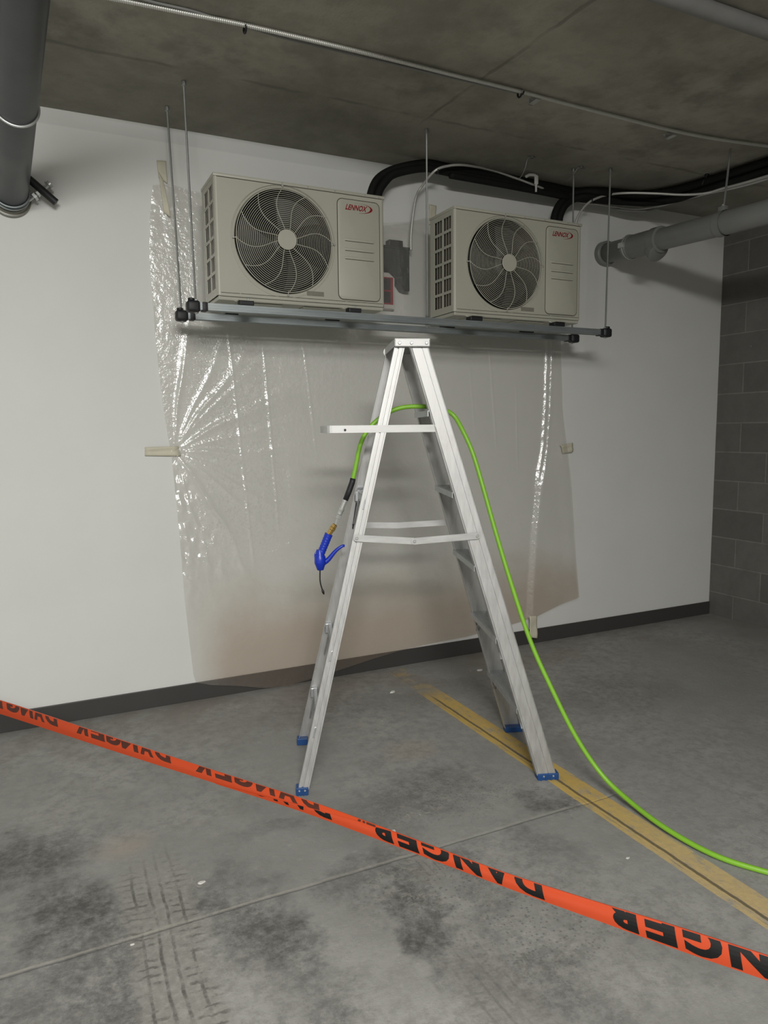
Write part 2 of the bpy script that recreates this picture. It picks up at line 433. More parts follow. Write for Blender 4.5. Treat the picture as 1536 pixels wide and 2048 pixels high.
def mat_floor():
    g = G('worn_concrete_floor')
    x, y = g.x, g.y
    big = g.noise(1.1, 6, 0.6, dist=0.3)
    mid = g.noise(5.5, 6, 0.62)
    fine = g.noise(45, 5, 0.65)
    grain = g.noise(160, 2, 0.6)
    c = g.mix(g.step(big, 0.3, 0.7), (0.245, 0.245, 0.231), (0.33, 0.327, 0.309))
    c = g.mix(g.step(mid, 0.40, 0.75) * 0.35, c, (0.20, 0.196, 0.182))
    c = g.mix(g.step(fine, 0.55, 0.8) * 0.22, c, (0.38, 0.375, 0.35))
    # rusty dust near the wall
    dust = g.step(y, -0.75, -0.1) * g.step(g.noise(2.4, 4), 0.42, 0.62)
    c = g.mix(dust * 0.45, c, (0.20, 0.165, 0.135))
    for (bx, by, r) in ((1.36, -1.02, .12), (0.17, -1.22, .10)):
        c = g.mix(g.blob(bx, by, r, r * .8, 0, (mid - .5) * .2) * 0.35, c, (0.36, 0.29, 0.23))
    # dark tyre-rubber and damp stains
    wx = (g.noise(3.0, 5, 0.7) - 0.5) * 0.55
    wy = (g.noise(3.3, 5, 0.7) - 0.5) * 0.55
    st = None
    for (bx, by, rx, ry, a, k) in ((-0.12, -1.15, .26, .20, 0, .95), (0.00, -1.50, .18, .24, .2, 1.0), (-0.12, -1.80, .2, .25, 0, .7),
                                   (0.28, -1.62, .30, .10, .1, .8), (0.05, -2.05, .22, .2, 0, .8), (0.06, -1.75, .13, .5, 0, .8), (0.43, -1.75, .10, .35, 0, .8), (0.50, -1.86, .13, .24, 0, .9), (0.50, -2.2, .12, .2, 0, .6),
                                   (1.18, -1.38, .34, .17, .35, .6), (0.90, -1.95, .09, .36, -.06, .95), (0.80, -1.72, .12, .1, 0, .6),
                                   (1.62, -1.60, .12, .12, 0, .85), (1.42, -1.86, .10, .22, 0, .45), (1.03, -2.30, .22, .22, 0, .55), (1.15, -1.75, .12, .1, 0, .5),
                                   (2.6, -.9, .5, .25, 0, .35), (1.55, -.45, .8, .18, 0, .28), (.66, -1.35, .25, .08, 0, .4), (1.12, -2.0, .1, .3, 0, .4)):
        b = g.blob(bx, by, rx, ry, a, wx, wy) * k
        st = b if st is None else g.math('MAXIMUM', st, b)
    brk = g.step(g.noise(9, 8, 0.78), 0.34, 0.60)
    brf = g.step(g.noise(38, 6, 0.78), 0.36, 0.62)
    stain = g.math('MULTIPLY', st, brk * 0.55 + brf * 0.35 + 0.12, clamp=True)
    mott = g.step(g.noise(19, 8, 0.8), 0.42, 0.62) * g.step(big, .35, .6)
    c = g.mix(mott * 0.5, c, (0.15, 0.148, 0.138))
    pale = g.step(g.noise(23, 7, 0.8, co=g.vec(x + 7.3, y, 0.0)), 0.55, 0.68)
    c = g.mix(pale * 0.4, c, (0.38, 0.375, 0.35))
    c = g.mix(stain * 0.95, c, (0.062, 0.060, 0.056))
    # worn laitance: fine cracked blotches at the middle
    crack = 1 - g.step(g.voro(40, co=g.vec(x + (g.noise(25, 5, .75) - .5) * .06, y + (g.noise(27, 5, .75) - .5) * .06, 0.0)), 0.02, 0.16)
    cz = g.math('MAXIMUM', g.math('MAXIMUM', g.blob(1.00, -1.83, .26, .2, 0, wx * .5, wy * .5), g.blob(1.15, -2.15, .28, .25, 0, wx * .5, wy * .5)), g.blob(1.3, -1.45, .4, .2, 0, wx * .5, wy * .5) * .8)
    c = g.mix(crack * cz * g.step(g.noise(15, 5, .75), .45, .62) * 0.38, c, (0.37, 0.36, 0.32))
    spk = g.step(g.voro(70, feature='F1'), 0.32, 0.2)
    c = g.mix(spk * cz * 0.5, c, (0.10, 0.098, 0.09))
    # tyre tracks running away from the wall
    def track(cx, half, y0, y1, skew=0.0):
        wv = (g.noise(4, 3) - .5) * .25 + (g.noise(22, 4, .7) - .5) * .10
        u = (x - cx - (y + 1.3) * skew) * (1 / half) + wv
        au = g.math('ABSOLUTE', u)
        inside = (1 - g.step(au + (g.noise(9, 5, .7) - .5) * 1.1, 0.70, 1.15)) * g.step(y * -1, -y0, -y0 + .35) * (1 - g.step(y * -1, -y1, -y1 + .1))
        grooves = None
        for gx in (-0.60, -0.17, 0.16, 0.60):
            l = 1 - g.step(g.math('ABSOLUTE', u - gx), 0.018, 0.065)
            grooves = l if grooves is None else g.math('MAXIMUM', grooves, l)
        ph = g.math('FRACT', (y + u * 0.012 + (g.noise(30, 3) - .5) * .03) * 34.0)
        sipe = (1 - g.step(g.math('ABSOLUTE', ph - 0.5), 0.06, 0.22)) * g.step(au, 0.22, 0.36)
        rag = g.step(g.noise(8, 5, .75), 0.38, 0.62)
        rag2 = g.step(g.noise(10, 5, .75), 0.42, 0.58)
        return inside, g.math('MAXIMUM', grooves * rag, sipe * rag2 * 0.8)
    for (cx, half, y0, y1, sk, k) in ((0.245, 0.100, -1.22, -3.0, .02, 1.0), (0.93, 0.09, -1.95, -3.0, 0, .4), (1.02, .06, -1.42, -1.78, 0, .5)):
        ins, gr = track(cx, half, y0, y1, sk)
        c = g.mix(ins * (0.85 * k), c, g.mix(g.step(fine, .4, .7), (0.225, 0.22, 0.20), (0.30, 0.295, 0.27)))
        c = g.mix(ins * gr * (0.85 * k), c, (0.075, 0.073, 0.066))
    # pale ridges of dust at the edges of the tread
    # saw-cut joint parallel to the wall
    jw = (g.noise(9, 3) - 0.5) * 0.012
    jd = g.math('ABSOLUTE', y + 1.69 + jw)
    joint = (1 - g.step(jd, 0.001, 0.0065)) * (1 - g.step(x, 1.85, 1.95)) * (g.step(g.noise(7, 5, .7), .35, .6) * .6 + .4)
    c = g.mix(joint * 0.62, c, (0.37, 0.355, 0.31))
    edge = (1 - g.step(g.math('ABSOLUTE', y + 1.699 + jw), 0.001, 0.006)) * (1 - g.step(x, 1.85, 1.95))
    c = g.mix(edge * 0.35, c, (0.11, 0.108, 0.1))
    # yellow bay line, square to the wall, with a dark crack in it
    u = x - 1.715 + (g.noise(7, 4) - 0.5) * 0.010
    inb = g.step(u, 0.0, 0.004) * (1 - g.step(u, 0.117, 0.124))
    worn = g.step(g.noise(9, 8, 0.78, co=g.vec(x * 2.2, y * .8, 0.0)), 0.30, 0.52)
    nearw = g.step(y * -1, 1.5, 2.2)
    fadew = g.step(y * -1, 0.35, 0.62)
    faint = g.step(g.noise(6, 5, .7), 0.5, 0.62) * 0.35
    yel = inb * g.math('MAXIMUM', worn * fadew, faint * g.step(y * -1, .03, .1))
    yc = g.mix(nearw * 0.75, (0.60, 0.395, 0.075), (0.56, 0.43, 0.225))
    yc = g.mix(g.step(fine, .35, .7) * .35, yc, (0.36, 0.29, 0.17))
    c = g.mix(yel * 0.88, c, yc)
    ck = (1 - g.step(g.math('ABSOLUTE', u - 0.041 + (g.noise(30, 3) - .5) * .006), 0.003, 0.009)) * g.step(y * -1, .45, .6)
    ck2 = (1 - g.step(g.math('ABSOLUTE', u - 0.020), 0.001, 0.003)) * g.step(g.noise(5, 2), .45, .55)
    c = g.mix(g.math('MAXIMUM', ck * .85, ck2 * .4), c, (0.10, 0.085, 0.06))
    # chalky splashes at the foot of the wall
    ch = None
    for (bx, by, rx, ry) in ((0.77, -0.17, .22, .05), (1.60, -.37, .10, .05), (2.17, -.27, .07, .05), (2.66, -.38, .12, .07), (1.15, -1.50, .08, .04), (.98, -1.53, .1, .05), (.36, -1.52, .05, .04)):
        b = g.blob(bx, by, rx, ry, 0, wx * .2, wy * .2)
        ch = b if ch is None else g.math('MAXIMUM', ch, b)
    c = g.mix(ch * (1 - g.step(g.voro(17, co=g.vec(x + wx * .2, y * 1.6 + wy * .3, 0.0)), 0.01, 0.06)) * g.step(g.noise(24, 5, .75), .45, .6) * 0.55, c, (0.46, 0.43, 0.39))
    sp2 = g.step(g.voro(3.1, feature='F1'), 0.022, 0.014)
    c = g.mix(sp2 * 0.6, c, (0.5, 0.49, 0.46))
    rough = g.mix(stain, (0.62, 0.62, 0.62), (0.48, 0.48, 0.48))
    h = mid * 0.5 + fine * 0.5 + grain * 0.15 - edge * 0.6 - ck * .8
    g.bsdf(c, rough, 0, normal=g.bump(h, 0.40, 0.008), spec=0.35)
    return g.m


def mat_block():
    g = G('grey_concrete_block')
    bt = g.nt.nodes.new('ShaderNodeTexBrick')
    v = g.vec(g.y * 1.0, g.z - 0.781 + 0.2035 * 40, 0.0)
    g.put(bt.inputs['Vector'], v)
    bt.offset = 0.5
    bt.inputs['Scale'].default_value = 1.0
    bt.inputs['Brick Width'].default_value = 0.407
    bt.inputs['Row Height'].default_value = 0.2035
    bt.inputs['Mortar Size'].default_value = 0.006
    bt.inputs['Mortar Smooth'].default_value = 0.35
    bt.inputs['Color1'].default_value = (0.125, 0.122, 0.112, 1)
    bt.inputs['Color2'].default_value = (0.165, 0.160, 0.148, 1)
    bt.inputs['Mortar'].default_value = (0.21, 0.205, 0.19, 1)
    fac = V(g, bt.outputs['Fac'])
    n = g.noise(8, 6, 0.7)
    f = g.noise(90, 4, 0.7)
    c = g.mix(g.step(n, 0.35, 0.75) * 0.35, V(g, bt.outputs['Color']), (0.08, 0.078, 0.07))
    c = g.mix(g.step(g.voro(6, feature='F1'), 0.03, 0.02) * .6, c, (0.4, 0.39, 0.35))
    h = fac * -0.9 + f * 0.35
    g.bsdf(c, 0.9, 0, normal=g.bump(h, 0.5, 0.008), spec=0.2)
    return g.m


def mat_alu(name, base=(0.57, 0.57, 0.56), rough=0.50, grime=0.34, st=(5, 5, 0.8)):
    g = G(name)
    br = g.noise(14, 5, 0.6, co=g.vec(g.x * st[0], g.y * st[1], g.z * st[2]))
    sm = g.noise(9, 6, 0.7)
    sc = g.noise(70, 3, 0.7)
    c = g.mix(g.step(br, .3, .7), tuple(k * .84 for k in base), base)
    c = g.mix(g.step(sm, 0.52, 0.72) * grime, c, (0.42, 0.41, 0.38))
    c = g.mix(g.step(sc, 0.70, 0.78) * 0.5, c, (0.22, 0.21, 0.20))
    r = g.mix(br, (rough - .08,) * 3, (rough + .14,) * 3)
    g.bsdf(c, r, 0.72, normal=g.bump(br, 0.08, 0.001))
    return g.m


def mat_film():
    g = G('clear_dusty_plastic_film')
    # brown dust low down, faint haze elsewhere
    cloud = g.noise(2.6, 5, 0.6)
    d = (1 - g.step(g.z + (cloud - .5) * .45, 0.25, 0.66)) * g.step(g.x, -1.18, -.95)
    haze = g.noise(7, 4)
    base = g.mix(d, (0.80, 0.78, 0.73), (0.47, 0.38, 0.31))
    spk = g.step(g.noise(120, 2, .5, co=g.vec(g.x, g.y, g.z * .8)), .56, .70)
    band = (1 - g.step(g.math('ABSOLUTE', g.x + .87 + (g.z - 1.3) * .05), .10, .26)) * g.step(g.z, .7, 1.0) * (1 - g.step(g.z, 1.65, 1.95))
    h = spk * band * 1.0 + g.noise(40, 3) * .18
    bp = g.bump(h, 1.0, 0.02)
    pr = g.bsdf(base, 0.22, 0.0, normal=bp, spec=0.75, link=False)
    g.put(pr.inputs['Alpha'], 1.0)
    tr = g.nt.nodes.new('ShaderNodeBsdfTransparent')
    g.put(tr.inputs[0], g.mix(d, (0.985, 0.98, 0.965), (0.90, 0.84, 0.785)))
    mx = g.nt.nodes.new('ShaderNodeMixShader')
    lw = g.nt.nodes.new('ShaderNodeLayerWeight')
    lw.inputs[0].default_value = 0.35
    opac = g.math('ADD', g.math('MULTIPLY', V(g, lw.outputs['Facing']), 0.15), haze * 0.07 + d * .06 + 0.04, clamp=True)
    g.put(mx.inputs[0], opac)
    g.nt.links.new(tr.outputs[0], mx.inputs[1])
    g.nt.links.new(pr.outputs[0], mx.inputs[2])
    gl = g.nt.nodes.new('ShaderNodeBsdfGlossy')
    gl.inputs['Roughness'].default_value = 0.20
    gl.inputs[0].default_value = (1, 1, 1, 1)
    g.nt.links.new(bp, gl.inputs['Normal'])
    m2 = g.nt.nodes.new('ShaderNodeMixShader')
    m2.inputs[0].default_value = 0.12
    g.nt.links.new(mx.outputs[0], m2.inputs[1])
    g.nt.links.new(gl.outputs[0], m2.inputs[2])
    g.nt.links.new(m2.outputs[0], g.out.inputs[0])
    return g.m


def mat_tape(name, col, rough=0.28):
    g = G(name)
    n = g.noise(6, 3)
    cr = g.noise(35, 3)
    c = g.mix(n, tuple(k * .9 for k in col), tuple(min(1, k * 1.08) for k in col))
    pr = g.bsdf(c, rough, 0, normal=g.bump(cr, 0.12, 0.003), spec=0.5, link=False)
    tl = g.nt.nodes.new('ShaderNodeBsdfTranslucent')
    g.put(tl.inputs[0], c)
    mx = g.nt.nodes.new('ShaderNodeMixShader')
    mx.inputs[0].default_value = 0.25
    g.nt.links.new(pr.outputs[0], mx.inputs[1])
    g.nt.links.new(tl.outputs[0], mx.inputs[2])
    g.nt.links.new(mx.outputs[0], g.out.inputs[0])
    return g.m


def mat_casing():
    g = G('beige_painted_steel')
    n = g.noise(7, 5, .65)
    s = g.noise(26, 4, .75)
    c = g.mix(n, (0.385, 0.380, 0.318), (0.425, 0.420, 0.352))
    c = g.mix(g.step(s, .66, .76) * .30, c, (0.22, 0.205, 0.16))
    g.bsdf(c, 0.42, 0, normal=g.bump(g.noise(200, 2), .05, .001), spec=.5)
    return g.m


def mat_coil():
    g = G('condenser_coil_fins')
    f = g.math('FRACT', g.z * 160)
    fin = g.step(g.math('ABSOLUTE', f - .5), .1, .4)
    n = g.noise(12, 4)
    c = g.mix(fin, (0.05, 0.045, 0.035), (0.15, 0.135, 0.11))
    c = g.mix(g.step(n, .4, .7) * .4, c, (0.10, 0.085, 0.065))
    g.bsdf(c, 0.6, 0.3)
    return g.m


M['wall'] = mat_wall()
M['ceil'] = mat_ceiling()
M['floor'] = mat_floor()
M['block'] = mat_block()
M['alu'] = mat_alu('brushed_aluminium')
M['alu_bar'] = mat_alu('aluminium_flat_bar', (0.56, 0.56, 0.55), .5, .3, (.8, .8, 3))
M['alu_inner'] = mat_alu('aluminium_inner_face', (0.52, 0.54, 0.55), .42)
M['galv'] = mat_alu('galvanised_strut', (0.36, 0.40, 0.41), .46, .35, (.5, 2, 4))
M['rod'] = mat_alu('zinc_threaded_rod', (0.36, 0.37, 0.36), .40, .3)
M['film'] = mat_film()
M['case'] = mat_casing()
M['coil'] = mat_coil()
M['grille'] = plain('cream_coated_wire', (0.47, 0.46, 0.385), .40)
M['dark'] = plain('interior_shade_black', (0.006, 0.0065, 0.006), .8, spec=.2)
M['blade'] = plain('charcoal_fan_plastic', (0.030, 0.030, 0.026), .55)
M['gap_shade'] = plain('panel_gap_louvre_shade', (0.045, 0.04, 0.03), .7)
M['rubber'] = plain('black_rubber', (0.012, 0.012, 0.014), .55, bump=.1)
M['insul'] = plain('black_foam_insulation', (0.007, 0.007, 0.0065), .75, scale=50, bump=.3, spec=.25)
M['red'] = plain('dark_red_ink', srgb(128, 10, 22), .4, vary=.05)
M['redtape'] = plain('red_label', srgb(150, 24, 40), .4)
M['flexm'] = plain('armoured_cable_steel', (0.62, 0.62, 0.58), .40, .5)
M['greywire'] = plain('grey_cable_jacket', (0.20, 0.20, 0.19), .5)
M['ceilpipe'] = plain('weathered_grey_pipe', (0.20, 0.20, 0.192), .6, scale=9, vary=.2)
M['pvc'] = plain('grey_drain_pipe', (0.185, 0.188, 0.182), .42, scale=6)
M['iron'] = plain('dark_iron_pipe', (0.060, 0.063, 0.068), .40, .15, vary=.35, scale=7, bump=.15)
M['steel'] = plain('zinc_steel', (0.60, 0.61, 0.60), .30, .6)
M['brass'] = plain('brass_fitting', (0.62, 0.42, 0.14), .25, .95)
M['base'] = plain('charcoal_vinyl_base', (0.050, 0.048, 0.046), .5, scale=4)
M['blue'] = plain('blue_plastic_foot', srgb(28, 70, 125), .45, scale=60, vary=.3)
M['gun'] = plain('cobalt_blue_plastic', srgb(20, 50, 175), .35, vary=.06)
M['hose'] = plain('lime_green_rubber', srgb(128, 184, 52), .42, vary=.06)
M['masking'] = plain('cream_masking_tape', (0.60, 0.57, 0.45), .6, vary=.08)
M['boxgrey'] = plain('slate_grey_enclosure', (0.020, 0.026, 0.030), .45)
M['boxblack'] = plain('black_plastic', (0.012, 0.012, 0.012), .4)
M['white'] = plain('white_plastic', (0.6, 0.59, 0.56), .5)
M['plate'] = plain('grey_name_plate', (0.20, 0.195, 0.16), .35, vary=.3, scale=120)
M['orange'] = mat_tape('orange_red_barrier_tape', srgb(202, 76, 38))
M['ink'] = plain('black_print', (0.004, 0.004, 0.004), .6, vary=.02, spec=.25)
M['inkback'] = plain('print_seen_through_tape', srgb(66, 30, 20), .4, vary=.05)

# ------------------------------------------------------------------ setting
bm = B(); box(bm, -3.6, XR + .2, -9.0, 0.2, -.12, 0.0); struct('floor', bm, M['floor'])
bm = B(); box(bm, -3.6, XR + .2, -9.0, 0.2, H, H + .15); struct('ceiling', bm, M['ceil'])
bm = B(); box(bm, -3.6, XR, 0.0, 0.2, 0.0, H); struct('wall_back', bm, M['wall'])
bm = B(); box(bm, XR, XR + .2, -9.0, 0.2, 0.0, H); struct('wall_right', bm, M['block'])
bm = B(); box(bm, -3.6, -3.4, -9.0, 0.0, 0.0, H); struct('wall_left', bm, M['wall'])
bm = B(); box(bm, -3.6, XR, -9.0, -8.8, 0.0, H); struct('wall_front', bm, M['block'])
bm = B(); box(bm, -3.4, XR - .002, -0.010, 0.0, 0.0, 0.092, .002); struct('baseboard_back', bm, M['base'])

# ------------------------------------------------------------------ hanger rails
ZR0, ZR1 = 1.878, 1.908
YA, YB = -0.485, -0.219


def strut(name, label, y, xL, xR, rods, cap_scale=1.0):
    t = thing(name, label, 'hanger', ((xL + xR) / 2, y, ZR0), group='galvanised hanger rails under the condensers')
    ox, oy, oz = t.location
    L = xR - xL
    # C-channel, open side up, with returned lips and long grooves
    prof = [(-.020, .030), (-.020, 0), (-.014, 0), (-.013, .0022), (-.006, .0022), (-.005, 0), (.005, 0), (.006, .0022), (.013, .0022), (.014, 0), (.020, 0), (.020, .030),
            (.010, .030), (.010, .026), (.0172, .026), (.0172, .0035), (-.0172, .0035), (-.0172, .026), (-.010, .026), (-.010, .030)]
    bm = B()
    rows = [[bm.verts.new((s * (L / 2 - .02), a, b)) for a, b in prof] for s in (-1, 1)]
    n = len(prof)
    for k in range(n):
        bm.faces.new((rows[0][k], rows[0][(k + 1) % n], rows[1][(k + 1) % n], rows[1][k]))
    bm.faces.new(rows[0]); bm.faces.new(list(reversed(rows[1])))
    for zz in (.009, .021):
        for s in (-1, 1):
            box(bm, -L / 2 + .02, L / 2 - .02, s * .0203 - .0008, s * .0203 + .0008, zz - .0009, zz + .0009)
    obj('channel', bm, M['galv'], t)
    for s in (-1, 1):
        bm = B()
        box(bm, s * L / 2 - .030, s * L / 2 + .026, -.026, .026, -.010, .038, .012, 3)
        box(bm, s * (L / 2 - .045) - .012, s * (L / 2 - .045) + .012, -.023, .023, -.004, .033, .004)
        disc(bm, (s * (L / 2) + s * .008, 0, .043), .015, .012, (0, 0, 1), 12, .003)
        obj('end_cap', bm, M['rubber'], t, smooth=40)
    for (bx, tx, ty) in rods:
        bm = B()
        top = Vector((tx - ox, ty - oy, H - oz))
        bot = Vector((bx - ox, 0, -.016))
        pts = [bot.lerp(top, i / 360) for i in range(361)]
        tube(bm, pts, [.0049 if i % 2 else .0042 for i in range(361)], 8)
        r = obj('threaded_rod', bm, M['rod'], t)
        bm = B()
        disc(bm, bot + Vector((0, 0, .008)), .010, .010, (0, 0, 1), 6)
        obj('hex_nut', bm, M['rod'], r)
        bm = B()
        disc(bm, bot + Vector((0, 0, .056)), .010, .008, (0, 0, 1), 6)
        obj('hex_nut', bm, M['rod'], r)
        bm = B()
        disc(bm, top - Vector((0, 0, .010)), .0095, .020, (0, 0, 1), 10, .002)
        obj('ceiling_anchor', bm, M['rod'], r)
    return t


XL, XRR = 0.6257, 2.8912
strut('hanger_rail', 'front galvanised strut rail hung on three thin rods, nearer the viewer below the condensers', YA, XL, XRR,
      [(.6357, RODS['AL'][0], RODS['AL'][1]), (1.7525, RODS['C'][0], RODS['C'][1]), (2.886, RODS['AR'][0], RODS['AR'][1])])
strut('hanger_rail', 'rear galvanised strut rail hung by rods, closer to the white wall', YB, XL, XRR,
      [(.625, RODS['BL'][0], RODS['BL'][1]), (2.878, RODS['BR'][0], RODS['BR'][1])])


# ------------------------------------------------------------------ text
def text_mesh(body, bold=0.0, shear=0.0, size=1.0):
    cu = bpy.data.curves.new('print', 'FONT')
    cu.body = body
    cu.size = size
    cu.offset = bold
    cu.shear = shear
    cu.resolution_u = 4
    o = bpy.data.objects.new('print', cu)
    COL.objects.link(o)
    bpy.context.view_layer.update()
    dg = bpy.context.evaluated_depsgraph_get()
    me = bpy.data.meshes.new_from_object(o.evaluated_get(dg))
    bm = bmesh.new()
    bm.from_mesh(me)
    bpy.data.objects.remove(o)
    bpy.data.curves.remove(cu)
    bpy.data.meshes.remove(me)
    xs = [v.co.x for v in bm.verts]; ys = [v.co.y for v in bm.verts]
    x0, x1, y0, y1 = min(xs), max(xs), min(ys), max(ys)
    for v in bm.verts:
        v.co.x = (v.co.x - x0) / (x1 - x0)
        v.co.y = (v.co.y - y0) / (y1 - y0)
        v.co.z = 0
    return bm


# ------------------------------------------------------------------ condensing units
W, D, HB, HT = 0.80, 0.24, 0.018, 0.518
FC = (0.310, 0.272)
FR = 0.227


def front_panel(bm, y=0.0):
    x0, x1 = .012, W - .012
    angs = [2 * PI * i / 96 for i in range(96)]
    for cx, cz in ((x0, HB), (x1, HB), (x1, HT), (x0, HT)):
        angs.append(math.atan2(cz - FC[1], cx - FC[0]) % (2 * PI))
    angs = sorted(set(round(a, 6) for a in angs))
    rows = []
    for a in angs:
        c, s = math.cos(a), math.sin(a)
        ts = []
        if c > 1e-9: ts.append((x1 - FC[0]) / c)
        if c < -1e-9: ts.append((x0 - FC[0]) / c)
        if s > 1e-9: ts.append((HT - FC[1]) / s)
        if s < -1e-9: ts.append((HB - FC[1]) / s)
        t = min(ts)
        row = []
        # flat sheet, shallow dished step, rolled lip, bell mouth
        for (r, yy) in ((t, 0), (FR + .012, 0), (FR + .0105, .0035), (FR + .003, .0035), (FR, .006), (FR - .003, .011), (FR - .0035, .013)):
            r = min(r, t) if r != t else t
            row.append(bm.verts.new((FC[0] + c * r, y + yy, FC[1] + s * r)))
        rows.append(row)
    n = len(rows)
    for i in range(n):
        for k in range(6):
            bm.faces.new((rows[i][k], rows[i][k + 1], rows[(i + 1) % n][k + 1], rows[(i + 1) % n][k]))


def rrect(bm, x0, x1, z0, z1, r, y, h, bev=.003):
    """raised rounded rectangle on a y-facing panel, growing towards -y by h"""
    def loop(ins, yy):
        out = []
        for (cx, cz, a0) in ((x1 - r, z1 - r, 0), (x0 + r, z1 - r, 90), (x0 + r, z0 + r, 180), (x1 - r, z0 + r, 270)):
            for k in range(7):
                a = math.radians(a0 + 15 * k)
                out.append(bm.verts.new((cx + math.cos(a) * max(r - ins, .0001), yy, cz + math.sin(a) * max(r - ins, .0001))))
        return out
    a = loop(0, y)
    b = loop(bev * .4, y - h * .8)
    c = loop(bev, y - h)
    n = len(a)
    for p, q in ((a, b), (b, c)):
        for k in range(n):
            bm.faces.new((p[k], p[(k + 1) % n], q[(k + 1) % n], q[k]))
    bm.faces.new(c)


def condenser(label, x0, yf, zb, ra, rb, padw):
    t = thing('condensing_unit', label, 'air conditioner', (x0, yf, zb), group='wall hung condensing units')
    bm = B()
    front_panel(bm)
    # rounded corners, right side, back
    def col(pts):
        rws = [[bm.verts.new((px, py, z)) for z in (HB, HT)] for px, py in pts]
        for i in range(len(rws) - 1):
            bm.faces.new((rws[i][0], rws[i + 1][0], rws[i + 1][1], rws[i][1]))
    arcL = [(.012 - .012 * math.sin(a), .012 - .012 * math.cos(a)) for a in [PI / 2 * k / 5 for k in range(6)]]
    col(arcL)
    arcR = [(W - .012 + .012 * math.sin(a), .012 - .012 * math.cos(a)) for a in [PI / 2 * k / 5 for k in range(6)]]
    col(arcR + [(W, D), (0, D)])
    obj('casing', bm, M['case'], t, smooth=35)
    # left side: frame with two columns of six openings
    bm = B()
    ys = [(.010, .030), (.106, .119), (.196, D)]
    for a, b in ys:
        box(bm, 0, .004, a, b, HB, HT)
    zb0, zt0 = .045, .492
    for k in range(7):
        z = zb0 + (zt0 - zb0) * k / 6
        lo, hi = (HB, zb0 + .006) if k == 0 else ((zt0 - .006, HT) if k == 6 else (z - .0065, z + .0065))
        box(bm, 0.0004, .0036, .012, D - .002, lo, hi)
    for yy in (.055, .081, .144, .170):
        box(bm, .002, .0034, yy - .0008, yy + .0008, zb0, zt0)
    obj('side_grille', bm, M['case'], t)
    bm = B()
    box(bm, .012, .030, .014, D - .006, HB + .01, HT - .01)
    obj('coil', bm, M['coil'], t)
    # inside: liner behind the fan, recess shade painted in as near black
    bm = B()
    disc(bm, (FC[0], .090, FC[1]), FR + .004, .004, (0, 1, 0), 64)
    tube(bm, [(FC[0], .0125, FC[1]), (FC[0], .091, FC[1])], [FR - .0036, FR - .006], 64, cap=False)
    obj('fan_shroud', bm, M['dark'], t, smooth=40)
    bm = B()
    disc(bm, (FC[0], .045, FC[1]), .046, .04, (0, 1, 0), 32, .006)
    for k in range(3):
        a0 = math.radians(62 + 120 * k)
        rows = []
        for i in range(13):
            u = i / 12
            row = []
            for j in range(9):
                v = j / 8
                r = .042 + v * (.205 - .042)
                a = a0 + math.radians(66 * (u - .25)) * (.65 + .35 * v) - .28 * v
                row.append(bm.verts.new((FC[0] + r * math.cos(a), .036 + .042 * u, FC[1] + r * math.sin(a))))
            rows.append(row)
        for i in range(12):
            for j in range(8):
                bm.faces.new((rows[i][j], rows[i][j + 1], rows[i + 1][j + 1], rows[i + 1][j]))
    obj('fan', bm, M['blade'], t, smooth=True)
    # wire guard
    bm = B()
    R0, R1 = .050, .2225
    dome = lambda r: -.010 - .016 * (1 - (r / R1) ** 2)
    nr = 22
    for i in range(nr):
        r = R0 + (R1 - R0) * i / (nr - 1)
        ring(bm, (FC[0], dome(r), FC[1]), r, .00115 if i < nr - 1 else .0020, 'y', 96, 5)
    for k in range(12):
        th = math.radians(90 + 30 * k - 2)
        P = []
        for j in range(17):
            u = j / 16
            r = .040 + (R1 + .002 - .040) * u
            a = th + math.radians(13 * (1 - u) + 4 * u) + math.radians(11) * math.sin(PI * u)
            P.append((FC[0] + r * math.cos(a), dome(r) - .0022, FC[1] + r * math.sin(a)))
        tube(bm, P, .0014, 5)
    for k in range(4):
        a = PI / 2 * k + .03
        tube(bm, [(FC[0] + r * math.cos(a), yy, FC[1] + r * math.sin(a)) for r, yy in ((R1 - .004, -.011), (R1 + .004, -.006), (R1 + .013, -.002))], .0022, 6)
    gr = obj('fan_grille', bm, M['grille'], t, smooth=True)
    bm = B()
    disc(bm, (FC[0], dome(.03) - .004, FC[1]), .044, .006, (0, 1, 0), 48, .002)
    obj('hub_cap', bm, M['case'], gr, smooth=40)
    for k in range(4):
        a = PI / 2 * k + .03
        bm = B()
        disc(bm, (FC[0] + (R1 + .012) * math.cos(a), -.0035, FC[1] + (R1 + .012) * math.sin(a)), .0048, .005, (0, 1, 0), 10, .001)
        obj('screw', bm, M['steel'], gr)
    # pressed ring around the guard
    bm = B()
    ring(bm, (FC[0] - .004, -.0002, FC[1] - .004), .2415, .0013, 'y', 96, 6)
    obj('pressed_ring', bm, M['case'], t, smooth=True)
    # top
    bm = B()
    box(bm, -.003, W + .003, -.004, D + .004, HT - .008, HT + .006, .003)
    box(bm, .10, W - .10, .02, D - .03, HT + .004, HT + .010, .003)
    lid = obj('top_lid', bm, M['case'], t, smooth=35)
    for sx in (.30, .42, .55, .70, .77):
        bm = B()
        disc(bm, (sx, -.0045, HT - .002), .0036, .003, (0, 1, 0), 8)
        obj('screw', bm, M['steel'], lid)
    # service panel with three pressed louvres
    bm = B()
    rrect(bm, .563, .774, .040, .488, .024, 0.0005, .0042)
    for z in (.309, .266, .228):
        rrect(bm, .592, .747, z - .0065, z + .0065, .0063, -.0036, .0042, .003)
    obj('service_panel', bm, M['case'], t, smooth=35)
    bm = B()
    P = []
